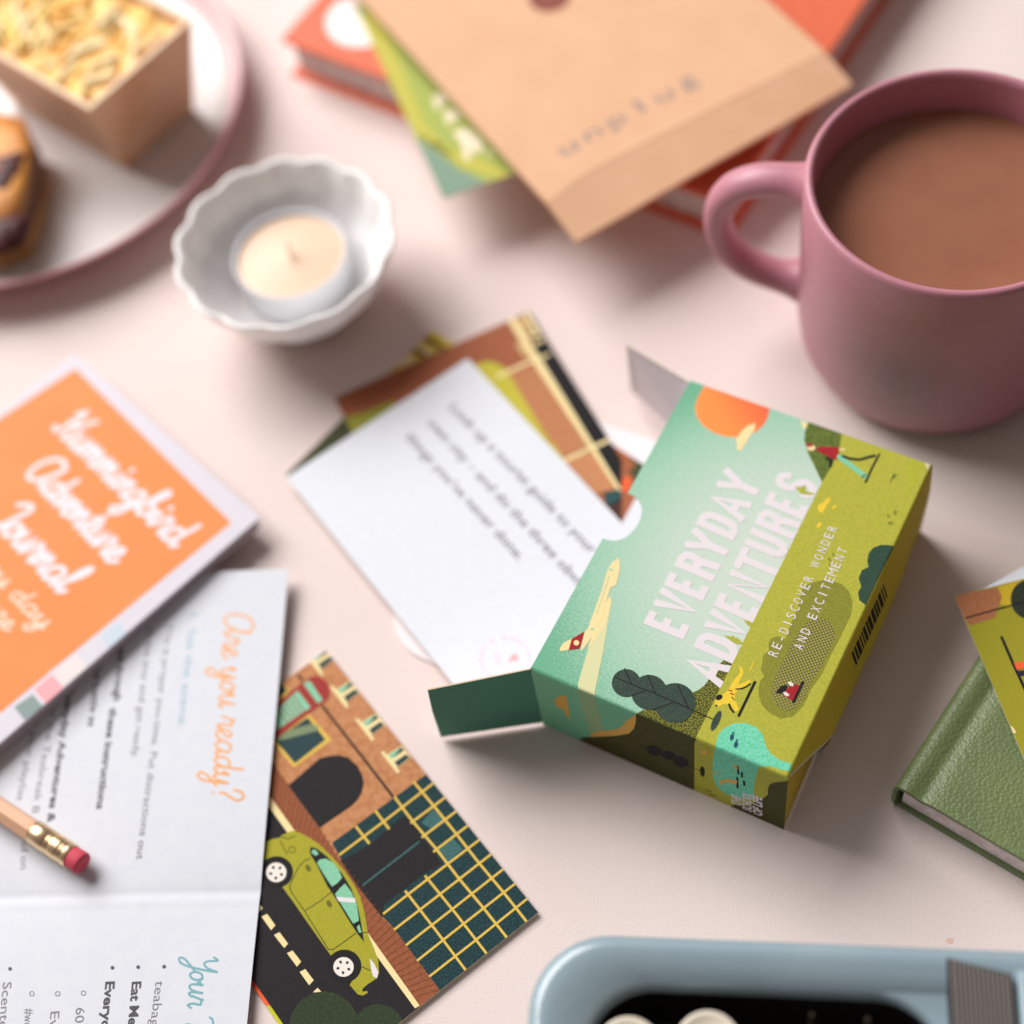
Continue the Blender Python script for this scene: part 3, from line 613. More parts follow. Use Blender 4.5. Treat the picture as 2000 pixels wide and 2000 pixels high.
# message card
mb,sh=cardsheet((559,932.5),(883.6,1333.6),CLn,CWd+.0004,.0042,.0005,m_paper,left=True)
sh.text(ID,'Look up a tourist guide to your',(876,797),(1154,1083),.0038,m_grey_ink,1,.01)
sh.text(ID,'own city – and do the three obvi',(833,827),(1124,1142),.0038,m_grey_ink,1,.01)
sh.text(ID,"things you've never done.",(790,854),(1012,1096),.0038,m_grey_ink,1,.01)
pk=mat('stamp_pink','F3C6D2',.6); pk2=mat('stamp_red','F0A9AC',.6)
Z9=fr(900,1180,.10352)
for i,(x,y) in enumerate(((815,625),(950,635),(1045,675),(1160,745),(1230,830),(1285,945),(1300,1055),(1270,1160),(585,695),(440,810),(390,925),(375,1035),(390,1150),(445,1260),(540,1340))):
    s_='EVERYDAY TERUOH'.replace(' ','M')[i]; dx,dy=x-840,y-990; L=math.hypot(dx,dy); tx,ty=-dy/L,dx/L
    sh.text(Z9,s_,(x-tx*38-dx/L*42,y-ty*38-dy/L*42),(x+tx*38-dx/L*42,y+ty*38-dy/L*42),.0014,pk,1,.03)
sh.poly(Z9,[(870,1110),(900,1060),(950,990),(1000,935),(1060,940),(1090,1000),(1070,1060),(1010,1080),(940,1070),(900,1110)],pk2,1)
sh.ring(Z9,700,990,60,22,pk,1); sh.ring(Z9,700,1110,45,20,pk,1.2)
tag(mb.build('message_card',None,sh.c[0]),'white card printed with a message about a tourist guide to your own city','card')
# picture card under the city card
mb,sh=cardsheet((1049,1786),(636,1277),CLn,CWd+.0006,.0009,.0004,mat('print_mix','C8C832',.5,'BFC02E',1400,.5),left=True)
sh.poly(ID,[(480,1860),(520,1870),(545,1965),(440,1960)],mat('print_orange','F0663A',.5),1)
tag(mb.build('picture_card',None,sh.c[0]),'lime and orange picture card almost hidden under the green car card','card','picture cards')
# city card with the car
wall=mat('print_wall','C48A5E',.55,'B3744B',420,.8,.45,.6); pave=mat('print_pavement','9A5A3A',.55,'8A4F33',900,.7); road=mat('print_road','242124',.6,'2E2A2C',1800,.6,spec=.25)
glass=mat('print_glass','2A4B4E',.55,'132A2F',2000,.9,.40,.56,spec=.25); line=mat('print_line','E3BF55',.5,'D9B24C',900,.4); glass2=mat('print_glass_light','45706E',.5,'345A5C',1500,.7)
lime=mat('print_car','ABA62F',.5,'9A962B',1800,.6); navy=mat('print_dark_glass','2B4449',.5)
mb,sh=cardsheet((1051,1782),(638,1273),CLn,CWd,.0016,.0005,wall,left=True)
sh.poly(ZF,[(480,470),(1075,36),(1800,905),(1155,1402),(870,1010),(795,935),(530,570)],glass,1)
rn=random.Random(5)
for c in (((1040,345),(1110,260),(1180,320),(1120,395)),((1130,520),(1240,440),(1300,510),(1200,600)),((1230,600),(1330,530),(1380,590),(1280,680)),((1340,500),(1400,460),(1460,540),(1410,590)),((1100,680),(1190,620),(1230,700),(1130,730)),((560,560),(640,500),(700,480),(600,545)),((1210,300),(1260,280),(1310,350),(1240,370))): sh.poly(ZF,c,glass2,1.5)
sh.poly(ZF,[(522,590),(600,548),(715,480),(830,385),(925,300),(985,338),(1045,430),(1120,530),(1172,606),(1060,660),(940,760),(800,862),(795,942),(760,915),(640,745)],road,2)
sh.stroke(ZF,[(675,735),(1025,465)],11,glass2,3)
GA=([(990,85),(1115,235),(1260,415),(1400,595),(1555,780),(1705,970)],[(868,178),(985,335),(1130,505),(1280,700),(1430,880),(1582,1072)],[(750,268),(838,385)],[(1063,677),(1260,920),(1452,1170)],[(627,366),(714,477)],[(938,772),(1130,1020),(1322,1276)])
GB=([(523,548),(800,340),(1117,95)],[(972,348),(1192,184)],[(1042,438),(1262,270)],[(1115,528),(1336,360)],[(800,918),(1060,715),(1210,601),(1408,450)],[(868,1018),(1150,800),(1482,540)],[(943,1115),(1220,900),(1557,635)],[(1013,1213),(1300,985),(1637,722)],[(1090,1312),(1380,1085),(1712,818)])
for q in GA: sh.stroke(ZF,q,15,line,4,caps=False)
for q in GB: sh.stroke(ZF,q,15,line,4.5,caps=False)
sh.poly(ZF,[(-80,-250),(90,-55),(205,105),(395,370),(530,580),(640,745),(795,942),(870,1012),(1155,1395),(1080,1520),(1000,1500),(70,215),(-200,0)],pave,2.5)
for i in range(40):
    t=i/39; a=(90+(1000-90)*t,240+(1440-240)*t); k=max(0,t); b=(a[0]+ (110 if t<.55 else 120+60*(t-.5)),a[1]-(75 if t<.5 else 88))
    b=(120+ (1150-120)*t+60*0, -20+(1395+20)*t)
    sh.stroke(ZF,[a,b],4,mat('print_joint','6E3D2A',.6),3,caps=False)
sh.poly(ZF,[(70,200),(95,190),(600,890),(1035,1500),(1200,1900),(-500,1900),(-500,0)],road,3.5)
sh.poly(ZF,[(60,190),(92,185),(560,835),(1030,1495),(1000,1512),(530,870),(70,228)],cream,4)
for q in ([(35,935),(70,918),(122,990),(95,1020)],[(113,1050),(148,1033),(202,1105),(178,1133)],[(195,1165),(230,1148),(284,1218),(258,1250)],[(275,1283),(310,1265),(363,1335),(335,1367)],[(358,1412),(387,1383),(412,1408)],[(10,875),(28,858),(43,882),(20,908)],[(-60,790),(-30,770),(10,835),(-15,860)]): sh.poly(ZF,q,cream,4)
# car
sh.poly(ZF,[(45,560),(48,500),(70,462),(110,445),(150,440),(160,425),(210,402),(232,395),(258,402),(300,420),(345,445),(400,482),(480,560),(560,650),(620,740),(655,810),(675,880),(692,960),(703,1040),(740,1130),(770,1210),(774,1290),(762,1322),(700,1362),(668,1392),(672,1408),(700,1402),(703,1415),(672,1432),(640,1424),(590,1365),(610,1330),(600,1200),(475,1185),(400,1080),(330,980),(240,850),(165,747),(200,700),(190,620),(60,590)],lime,5)
sh.ell(ZF,130,655,104,100,inkb,5.5); sh.ell(ZF,556,1246,108,104,inkb,5.5)
for cx,cy in ((128,657),(551,1252)):
    sh.ell(ZF,cx,cy,64,62,mat('print_hub','EFE6DC',.5),6.5)
    for k in range(5): a=k*1.2566+.4; sh.ell(ZF,cx+36*math.cos(a),cy+36*math.sin(a),11,9,navy,7,n=8,rot=a)
sh.poly(ZF,[(338,520),(345,497),(380,505),(450,560),(540,660),(600,760),(640,870),(662,980),(680,1095),(640,1045),(600,985),(500,820),(450,745),(380,605),(345,550)],inkb,6)
wg=mat('print_window','8FCBA9',.5,'7BBF9B',1800,.8)
sh.poly(ZF,[(385,600),(400,577),(440,570),(490,600),(520,640),(542,690),(512,725),(478,747),(440,690)],wg,7)
sh.poly(ZF,[(497,795),(530,755),(560,727),(600,780),(635,860),(648,960),(612,980),(550,880)],wg,7); sh.poly(ZF,[(505,812),(622,820),(628,848),(522,840)],lett,7.5)
sh.poly(ZF,[(350,520),(370,512),(395,540),(378,553),(355,540)],wg,7); sh.poly(ZF,[(635,1000),(650,985),(664,1035),(648,1036)],wg,7)
sh.poly(ZF,[(716,1198),(745,1232),(770,1285),(762,1322),(737,1312),(725,1268)],lett,6.5)
for q in ([(345,570),(310,580),(270,620),(235,690),(210,745),(225,785),(305,900),(455,1140),(480,1145),(560,1090),(628,1040)],[(475,780),(400,840),(305,900)],[(665,1250),(722,1275)],[(150,455),(200,548)],[(160,432),(205,446),(250,425)],[(660,1040),(700,1035)]): sh.stroke(ZF,q,4.5,inkb,6.2,caps=False)
for x,y in ((328,630),(460,855)): sh.ell(ZF,x,y,14,24,mat('print_handle','6A6626',.5),6.5,rot=-.5)
sh.ring(ZF,228,515,20,4,inkb,6.2)
bush=mat('print_bush','36422A',.55,'2B3524',1500,.8); sh.ell(ZF,430,1640,222,235,bush,7.6); sh.ell(ZF,770,1640,160,155,bush,7.4)
# street front
sh.poly(ZE,[(203,1077),(400,905),(460,890),(520,885),(580,900),(640,955),(668,1010),(678,1060),(665,1120),(640,1165),(600,1205),(400,1342)],road,3)
sh.poly(ZE,[(90,780),(330,625),(475,790),(240,962),(170,880)],line,3); sh.poly(ZE,[(120,790),(325,648),(438,787),(245,938)],navy,4)
sh.poly(ZE,[(150,745),(345,690),(385,700),(395,730),(130,800)],mat('print_sage','7E8D6A',.6),5)
sh.poly(ZE,[(130,480),(170,445),(210,470),(190,520),(130,540)],line,3); sh.poly(ZE,[(120,470),(165,440),(195,480),(130,530)],navy,4)
sh.poly(ZE,[(115,600),(135,555),(330,400),(360,388),(400,392),(440,418),(465,465),(462,520),(430,555),(380,590),(120,790),(100,700)],mat('print_sign_red','9E3734',.5,'A64038',900,.5),5)
sh.poly(ZE,[(120,610),(262,480),(345,585),(120,735)],wg,6); sh.poly(ZE,[(300,440),(318,422),(340,420),(420,540),(388,560)],wg,6)
for i in range(6): sh.stroke(ZE,[(140+i*24,600-i*22),(215+i*22,700-i*22)],7,mat('print_sign_red','9E3734',.5),6.5,caps=False)
sh.stroke(ZE,[(262,378),(290,415)],15,inkb,4.5,caps=False); sh.stroke(ZE,[(415,572),(640,860),(865,1150)],15,inkb,4.5,caps=False)
for k in (-1,0,1,2):
    dx,dy=160*k,205*k; T=lambda x,y:ZE(x+dx,y+dy)
    sh.poly(T,[(462,455),(485,450),(585,580),(570,592)],cream,4)
    sh.poly(T,[(500,478),(595,415),(655,490),(560,560)],cream,3.8)
    sh.poly(T,[(513,476),(592,424),(612,446),(532,500)],navy,5); sh.poly(T,[(513,476),(560,446),(592,428),(545,490),(532,500)],wg,5.2)
    sh.poly(T,[(550,520),(622,470),(648,490),(572,548)],navy,5)
tag(mb.build('picture_card',None,sh.c[0]),'city street picture card with a lime green car, near the bottom edge','card','picture cards')
# ================================================================ LEAFLET
mb=MB(); LZ=.0026; o=at(567,1119,LZ); u=(at(484,2000,LZ)-o).normalized(); w_=V((u.y,-u.x,0))  # width to the left of the picture
if (at(428,1131,LZ)-o).dot(w_)<0: w_=-w_
LW,LHt=.135,.24
sh=Sheet(o+w_*LW,u,-w_,LHt,LW,mb) if u.cross(-w_).z>0 else Sheet(o,u,w_,LHt,LW,mb)
uc=sh.uv(506,1741)[0]
def lbend(s,a,b,p):
    d=a-uc; z=.0010*(1-math.exp(-abs(d)/.012))-.00012*math.exp(-(d/.0009)**2)+.00012*math.exp(-((d-.003)/.0010)**2)
    z+=.0022*math.exp(-a/.03)+.0005*math.sin(b*60+a*20)*math.exp(-abs(d)/.02)
    return p+V((0,0,z))
sh.bend=lbend
def lcuts():
    cu=[0,LHt]+[LHt*i/16 for i in range(1,16)]+[uc+k*.0011 for k in range(-9,10)]; cv=[LW*i/8 for i in range(9)]
    return sorted(cu),sorted(cv)
sh.cuts=lcuts
leaf_m=mat('leaflet_paper','DADDE4',.6,'D6D9E1',200,.5,spec=.3)
# welded base sheet
cu,cv=lcuts()
mb.grid([[sh.P(a,b,0) for b in cv] for a in cu],leaf_m,flip=True); mb.grid([[sh.P(a,b,-.0002) for b in cv] for a in cu],leaf_m)
sh.lift=.00003
OR=mat('ink_orange','F0A047',.6); BLc=mat('ink_blue','8FB4C4',.6); TQ=mat('ink_turquoise','6FA9B0',.6); G1=mat('ink_grey','77747C',.6); G2=mat('ink_dark','3E3B42',.6)
sh.script(ZI,'Are you ready?',(1425,330),(1335,1500),.0052,.00075,OR,1)
sh.text(ZI,'1. Set the scene.',(1205,340),(1125,1045),.0029,BLc,1)
sh.text(ZI,'This is proper you-time. Put distractions out',(1060,400),(862,1870),.0026,G1,1)
sh.text(ZI,'of the way and get ready.',(940,420),(832,1238),.0026,G1,1)
sh.text(ZI,'Read through',(762,500),(722,880),.0026,G2,1,.03); sh.text(ZI,'these instructions',(700,920),(612,1555),.0026,G2,1,.03)
sh.text(ZI,'of the battle as',(622,560),(562,1038),.0026,G2,1,.02)
sh.text(ZI,'Everyday Adventures &',(430,800),(302,1640),.0026,G2,1,.03)
sh.text(ZI,'for the Teabreak B',(335,880),(205,1580),.0026,G1,1); sh.text(ZI,'or your playlist',(225,960),(108,1500),.0026,G1,1); sh.text(ZI,'of on',(138,1760),(130,1930),.0026,G1,1)
sh.script(ZK,'Your T',(1208,1185),(1172,1680),.0042,.00065,TQ,1)
for x,y in ((1038,1255),(875,1258),(714,1262),(70,1268)): sh.ell(ZK,x,y,12,12,G2,1)
for x,y in ((532,1422),(370,1425),(208,1425)): sh.ring(ZK,x,y,14,5,G1,1)
for s_,a,b,bo_ in (('teabags',(985,1345),(945,1670),0),('Eat Me',(838,1350),(812,1625),.03),('Everyday',(672,1350),(632,1750),.03),('60 min',(485,1515),(462,1790),0),('Ev',(325,1540),(318,1640),0),('#wo',(165,1520),(155,1640),0),('Scented',(25,1355),(-5,1700),0)):
    sh.text(ZK,s_,a,b,.0030,G2 if bo_ else G1,1,bo_)
tag(mb.build('leaflet',None,o),'white folded leaflet headed Are you ready? lying under the pencil and the orange booklet','leaflet')
# ================================================================ ORANGE BOOKLET
BZ=.0105; loc=at(508,1010,BZ); loc=V((loc.x,loc.y,.0045))
bk=thing('booklet','orange and white booklet with white script title Hummingbird Adventure Journal, at the left edge','booklet',loc)
o=at(508,1010,BZ); t_=at(165,675,BZ); v=(at(0,1451,BZ)-o).normalized(); u=V((v.y,-v.x,0)); LL=(t_-o).dot(u)
WW=.19
sh=Sheet(o+v*WW,V((-u.x,-u.y,0))*-1,-v,LL,WW,MB()) if False else Sheet(o,u,v,LL,WW,MB())
mb=sh.mb; cov=mat('booklet_cover','D6D1DA',.55,'D2CDD7',200,.5,spec=.3)
q=[o,o+u*LL,o+u*LL+v*WW,o+v*WW]; mb.prism([(p.x,p.y) for p in q],BZ-.0006,BZ,cov)
org=mat('booklet_orange','F08C47',.6,'EB8641',60,.8,.3,.7,spec=.3)
sh.poly(ID,[(452,1021),(147.5,720),(-400,1080),(-300,1760),(0,1393)],org,1)
for k,(c,q) in enumerate((('B7C6D2',[(635,460),(750,370),(805,450),(690,545)]),('DACFCC',[(335,690),(480,575),(565,665),(405,790)]),('F0979C',[(215,795),(325,700),(400,780),(290,885)]),('6E8480',[(90,905),(205,825),(270,900),(155,990)]))):
    cx=sum(a[0] for a in q)/4; cy=sum(a[1] for a in q)/4
    sh.poly(ZI,[(cx+(a-cx)*1.32,cy+(b-cy)*1.32) for a,b in q],cov,2+.2*k); sh.poly(ZI,q,mat('booklet_tab_%d'%k,c,.5),3)
sh.poly(ZI,[(-60,970),(90,900),(170,1010),(-60,1200)],cov,1.5)
wt=mat('booklet_white','E2D9DF',.5)
sh.script(ZJ,'Hummingbird',(330,600),(1085,1350),.0066,.0018,wt,4)
sh.script(ZJ,'Adventure',(150,880),(700,1455),.0066,.0018,wt,4)
sh.script(ZJ,'Journal',(-70,1170),(375,1640),.0068,.0019,wt,4)
pw=mat('booklet_pale','F6C9AE',.5)
sh.script(ZJ,'every day',(-260,1330),(262,1870),.0038,.0010,pw,4); sh.script(ZJ,'adventure',(-420,1420),(40,1880),.0038,.0010,pw,4)
mb.build('cover',bk)
m_=MB(); pm=mat('booklet_pages','CFC4CC',.7)
for i in range(5):
    z1=BZ-.0010-i*.0011; ins=.0004+.0003*((i*7)%3); a=o+u*ins+v*ins*3
    q=[a,o+u*(LL-ins)+v*ins*3,o+u*(LL-ins)+v*(WW-.001),o+u*ins+v*(WW-.001)]
    m_.prism([(p.x,p.y) for p in q],z1-.0008,z1,pm)
m_.build('pages',bk)
# ================================================================ PENCIL
PZ=LZ+.0012+.0046; a=at(-60,1541,PZ); b=at(163,1688,PZ); ax=(b-a).normalized()
pc=thing('pencil','natural wood pencil with brass ferrule and red eraser lying on the leaflet','pencil',V((b.x,b.y,PZ-.0042)))
def cyl(prof,m,n,parent,name,smooth=True,ph=0):
    m_=MB(); s_=ax.cross(V((0,0,1))).normalized(); uu=s_.cross(ax); rows=[]
    for t,r in prof: rows.append([b-ax*t+s_*r*math.cos(k/n*6.28318+ph)+uu*r*math.sin(k/n*6.28318+ph) for k in range(n)])
    m_.grid(rows,m,closed=True,smooth=smooth); m_.face(rows[0][::-1],m); m_.face(rows[-1],m); return m_.build(name,parent)
e_px=lambda x,y:(at(x,y,PZ)-b).dot(-ax)
l1=e_px(139,1672)-.0002; l2=e_px(68,1622)
cyl([(0,.0027),(.0002,.0033),(.0007,.0036),(.0020,.0036),(l1+.001,.0035)],mat('eraser_rubber','D0485A',.7,'C84052',500,.5),32,pc,'eraser')
prof=[(l1,.0037),(l1+.0004,.0039),(l1+.0016,.0039)]
t=l1+.0018
for k in range(3): prof+=[(t,.0039),(t+.0002,.0036),(t+.0005,.0036),(t+.0007,.0039)]; t+=.0008
prof+=[(t+.003,.0039)]; t+=.0032
for k in range(3): prof+=[(t,.0039),(t+.0002,.0036),(t+.0005,.0036),(t+.0007,.0039)]; t+=.0008
prof+=[(l2,.0039),(l2+.0002,.0036)]
fo=cyl(prof,mat('brass','F5D6AC',.34,metal=1,bump=.00002,bscale=500),48,pc,'ferrule')
m_=MB(); s_=ax.cross(V((0,0,1))).normalized(); uu=s_.cross(ax)
for k in range(40):   # knurled band
    an=k/40*6.28318; d=s_*math.cos(an)+uu*math.sin(an); p=b+d*.00392; tg=ax.cross(d)*.00016; t0=l1+.0045; t1=l1+.0072
    m_.face([p-ax*t0-tg,p-ax*t0+tg,p-ax*t1+tg,p-ax*t1-tg],MATS['brass']); m_.face([p-ax*t0+tg,p-ax*t0+tg-d*.0002,p-ax*t1+tg-d*.0002,p-ax*t1+tg],MATS['brass']); m_.face([p-ax*t0-tg-d*.0002,p-ax*t0-tg,p-ax*t1-tg,p-ax*t1-tg-d*.0002],MATS['brass'])
o_=m_.build('knurling',pc); o_.parent=fo
cyl([(l2-.0005,.0037),(.12,.0037)],mat('pencil_wood','E3B18E',.55,'D9A37E',90,.6,bump=.00003,bscale=200),6,pc,'barrel',smooth=False,ph=.25)
# ================================================================ CANDLE BOWL
k=.5-.020; bc=V((-.13354*(.5-.036),.91401*(.5-.036),0)); rr=.0890*(.5-.036)
bowl=thing('fluted_bowl','small white fluted porcelain bowl holding a tealight','bowl',bc)
cer=mat('white_porcelain','F9F7F5',.35,coat=.2,sss=.35); cer.node_tree.nodes['Principled BSDF'].inputs['Subsurface Radius'].default_value=(1,.93,.9)
def fl(a,r,z):
    k=max(0,min(1,(z-.004)/.031)); s_=abs(math.sin(a*6.5+.4)) if False else abs(math.sin(a*7+.4))
    return ((s_-.6)*.0019*k**.9, (s_-.5)*.0007*k**3)
m_=MB()
prof=[(0,.001),(.016,.001),(.018,0),(.0205,.001),(.0215,.003),(.0260,.0075),(.0325,.0160),(.0380,.0255),(rr-.0004,.0345),(rr,.0354),(rr-.0012,.0360),(rr-.0024,.0348),(.0360,.0255),(.0305,.0165),(.0245,.0085),(.0232,.0068),(0,.0066)]
lathe(m_,bc,prof,cer,n=168,scal=fl)
m_.build('bowl',bowl)
tcz=.0066; cc=at(567,500,.0225); cc=V((cc.x,cc.y,tcz))
cr=.0448*(.5-.0225)
td=thing('tealight','unlit tealight with cream wax standing in the white fluted bowl','candle',cc)
m_=MB(); lathe(m_,cc,[(0,0),(cr*.93,0),(cr,.002),(cr+.0002,.017),(cr+.0006,.0175),(cr-.0004,.0174),(cr-.0006,.0150),(0,.0150)],mat('tealight_cup','DEDFE4',.3,spec=.6),n=64); m_.build('cup',td)
m_=MB(); lathe(m_,cc,[(cr-.0007,.0153),(cr-.002,.0156),(.006,.0158),(.0025,.0163),(0,.0166)],mat('wax','E6C6A8',.45,sss=.1),n=64); m_.build('wax',td)
m_=MB(); tube(m_,[cc+V((0,0,.016)),cc+V((.0002,0,.0205)),cc+V((.0012,.0004,.0235))],[.0007,.0007,.0006],mat('wick','F3E6D2',.9)); m_.build('wick',td)
# ================================================================ PLATE AND FOOD
PZt=.016; kk=.5-PZt; pc_=V((-.3498179*kk,1.13058907*kk,0)); pr_=.20208933*kk
plate=thing('plate','round plate, off-white inside with a pink rim, in the upper left corner','plate',pc_)
pin=mat('plate_glaze','DDD5D3',.38); pout=mat('plate_pink','DC9AA2',.4)
m_=MB(); lathe(m_,pc_,[(0,.0015),(pr_*.6,.0012),(pr_*.62,0),(pr_*.66,.0008),(pr_*.88,.006),(pr_*.985,.0135),(pr_,.0155)],pout,n=128); lathe(m_,pc_,[(pr_,.0155),(pr_-.0008,.0166),(pr_-.0012,.0162)],pout,n=128); m_.build('rim',plate)
m_=MB(); lathe(m_,pc_,[(pr_-.0012,.0162),(pr_*.95,.0105),(pr_*.85,.0065),(pr_*.7,.0050),(0,.0050)],pin,n=128); m_.build('dish',plate)
# tray
zt,zb=.052,.0056
T0=at(174,214,zt); T1=at(374,39,zt); T2=at(0,124,zt); e1=(T1-T0); l1_=e1.length; e1.normalize(); e2=(T2-T0).normalized()
e2=V((-e1.y,e1.x,0)) if V((-e1.y,e1.x,0)).dot(e2)>0 else V((e1.y,-e1.x,0)); l2_=.088
B0=at(230,317,zb)
tr=thing('food_tray','small square pale wooden tray full of yellow bake on the plate','tray',V((B0.x,B0.y,zb)))
def ringpts(inset,z,th=0):
    f=(zt-z)/(zt-zb); s_=.0085*f+th
    return [T0+e1*s_+e2*s_+V((0,0,z-zt)),T0+e1*(l1_-s_)+e2*s_+V((0,0,z-zt)),T0+e1*(l1_-s_)+e2*(l2_-s_)+V((0,0,z-zt)),T0+e1*s_+e2*(l2_-s_)+V((0,0,z-zt))]
wd=mat('birch_wood','E0B592',.6,'CF9C74',30,.7,bump=.00008,bscale=60)
m_=MB(); m_.grid([ringpts(0,zb),ringpts(0,zt)],wd,closed=True,smooth=False); m_.grid([ringpts(0,zt),ringpts(0,zt,.0022)],mat('wood_rim','F0D2AE',.6),closed=True,smooth=False); m_.grid([ringpts(0,zt,.0022),ringpts(0,zb+.002,.0022)],wd,closed=True,smooth=False); m_.face(ringpts(0,zb),wd); m_.face(ringpts(0,zb+.002,.0022),wd)
m_.build('tray_box',tr)
m_=MB(); rn=random.Random(11)
cols=[mat('bake_cream','F7E2B0',.55),mat('bake_yellow','F3D070',.55),mat('bake_pale','F2D48E',.55),mat('bake_gold','EDB04A',.55)]
N_=26
rows=[]
for i in range(N_+1):
    r_=[]
    for j in range(N_+1):
        p=T0+e1*(.0024+(l1_-.0048)*i/N_)+e2*(.0024+(l2_-.0048)*j/N_); p.z=zt-.0042+.0042*noise.noise(p*150)+.002*noise.noise(p*420); r_.append(p)
    rows.append(r_)
m_.grid(rows,mat('bake_base','F6D684',.6,'EFB04C',150,.9,.4,.6),flip=True)
for i in range(60):   # curled strips of topping
    a=rn.random(); c=rn.random(); p=T0+e1*(.009+(l1_-.022)*a)+e2*(.009+(l2_-.022)*c); p.z=zt-.0052+rn.random()*.0026
    L=rn.uniform(.010,.020); th=rn.uniform(0,6.28); bend_=rn.uniform(-1.6,1.6); pts=[]
    for s_ in range(7):
        th+=bend_/7; p=p+V((math.cos(th),math.sin(th),rn.uniform(-.04,.04)))*L/6; q_=p-T0; a_=min(max(q_.dot(e1),.0045),l1_-.0045); c_=min(max(q_.dot(e2),.0045),l2_-.0045); p=V(((T0+e1*a_+e2*c_).x,(T0+e1*a_+e2*c_).y,p.z)); pts.append(p.copy())
    w0=rn.uniform(.0014,.0024); tube(m_,pts,[w0*.5]+[w0]*5+[w0*.5],cols[min(3,int(rn.random()**1.2*4))],n=8)
tag(m_.build('pasta_bake',None,V((T0.x,T0.y,zt-.006))),'golden yellow baked topping filling the wooden tray','food')
# tart slice at the left edge
def P3(x,y,z): return at(x*.3106,y*.3106,z)
SLZ=.032; sl=thing('tart_slice','golden pastry slice with dark jam filling at the left edge of the plate','pastry',P3(60,1560,.006))
oc=[(-260,640),(40,715),(140,735),(182,850),(185,960),(150,1150),(95,1330),(40,1400),(-260,1500)]
base=mat('pastry_crust','A87C48',.7,'8E6034',200,.8); topm=mat('pastry_top','E8A24C',.55,'C9803A',90,.9,.4,.6,bump=.0003,bscale=260)
out=[P3(x,y,.030) for x,y in oc]
cen=sum(out,V())/len(out)
def lvl(s_,z): return [ (p-cen)*s_+cen+V((0,0,z-.030)) for p in out]
m_=MB(); m_.grid([lvl(.96,.006),lvl(1.0,.010),lvl(1.0,.015)],base,closed=True,smooth=False); m_.build('crust',sl)
m_=MB(); m_.grid([lvl(1.0,.015),lvl(.955,.0155),lvl(.955,.0215),lvl(1.0,.022)],mat('jam','4A1D20',.5),closed=True,smooth=False)
for x,y,r_ in ((60,1030,.0075),(20,1110,.0085),(20,1430,.008),(90,1420,.0055)):
    p=P3(x,y,.0305); lathe(m_,p,[(r_,-.002),(r_*.75,.0008),(0,.0018)],mat('jam','4A1D20',.5),n=22,scal=lambda a,r,z:(r*.25*math.sin(3*a),0))
m_.build('filling',sl)
m_=MB(); m_.grid([lvl(1.0,.022),lvl(1.0,.0290)],base,closed=True,smooth=False); m_.grid([lvl(1.0,.0290),lvl(.965,.0305),lvl(.5,.0312),lvl(.02,.0315)],topm,closed=True); m_.build('pastry_lid',sl)
# ================================================================ RED BOOK
def book(name,label,o,u,v,w,h,z0,z1,cm,pm,cover=.0022,over=.002,group=None,bev=.0008,spine=None):
    t=thing(name,label,'book',V((o.x,o.y,z0)))
    q=lambda a0,a1,b0,b1:[((o+u*a+v*b).x,(o+u*a+v*b).y) for a,b in ((a0,b0),(a1,b0),(a1,b1),(a0,b1))]
    m_=MB(); m_.prism(q(0,w,0,h),z1-cover,z1,cm,bev=bev); top_=m_.build('front_cover',t)
    m_=MB(); m_.prism(q(0,w,0,h),z0+.0002,z0+cover,cm,bev=bev); m_.build('back_cover',t)
    m_=MB(); m_.prism(q(over,w-over,over,h-over),z0+cover+.0001,z1-cover-.0001,pm); m_.build('pages',t)
    return t
rz=.0215
A=at(549,74,rz); B=at(1423,396,rz); u=(B-A); wl=u.length; u.normalize(); v=V((-u.y,u.x,0))
rc=mat('red_cloth','E06A45',.6,'D86340',300,.6,bump=.00006,bscale=1500); pg=mat('book_pages','E6D6D2',.7,'C9B5B2',250,.6)
rb=book('red_book','orange-red hardback book lying under the peach envelope',A,u,v,wl,.20,0,rz,rc,pg,.0026,.003)
m_=MB(); c0=at(712,38,rz); m_.prism([(c0.x+.0165*math.cos(a/24*6.2832),c0.y+.0165*math.sin(a/24*6.2832)) for a in range(24)],rz+.00005,rz+.0003,mat('white_label','F1ECEA',.5)); o_=m_.build('cover_disc',rb)
# card between book and envelope
gz=.0245
o=at(866,387,gz); d1=at(708,44,gz); mb=MB(); u=(d1-o).normalized(); v=V((u.y,-u.x,0)) if V((u.y,-u.x,0)).dot(at(1015,337,gz)-o)>0 else V((-u.y,u.x,0))
sh=Sheet(o,v,u,CWd,CLn,mb) if v.cross(u).z>0 else Sheet(o+v*CWd,-v,u,CWd,CLn,mb)
q=[sh.o+sh.ux*a+sh.uy*b for a,b in ((0,0),(CWd,0),(CWd,CLn),(0,CLn))]
mb.prism([(p.x,p.y) for p in q],gz-.0005,gz,m_edge,bm=mat('print_leaf_green','ACB860',.5,'A2AF58',900,.6))
sh.poly(ZO,[(560,100),(640,60),(760,300),(900,640),(1100,900),(1450,1000),(1300,900),(860,720),(640,380)],mat('print_leaf_lime','C4BE58',.5),1)
sh.poly(ZO,[(850,760),(905,765),(960,810),(1020,850),(1080,905),(1150,935),(1250,990),(1240,1100),(980,1120)],mat('print_lake','86A08B',.5),2)
for q in ([(950,520),(1000,500),(1040,540),(1000,560),(970,600)],[(1010,600),(1060,590),(1110,640),(1060,650),(1030,680)],[(1060,710),(1130,690),(1200,740),(1230,790),(1200,830),(1150,800),(1160,860),(1120,860),(1110,780)],[(1240,810),(1290,830),(1250,840)]): sh.poly(ZO,q,mat('print_animal','F3E6C8',.5),3)
tag(mb.build('picture_card',None,sh.o),'leaf green picture card with pale animals sticking out from under the peach envelope','card','picture cards')
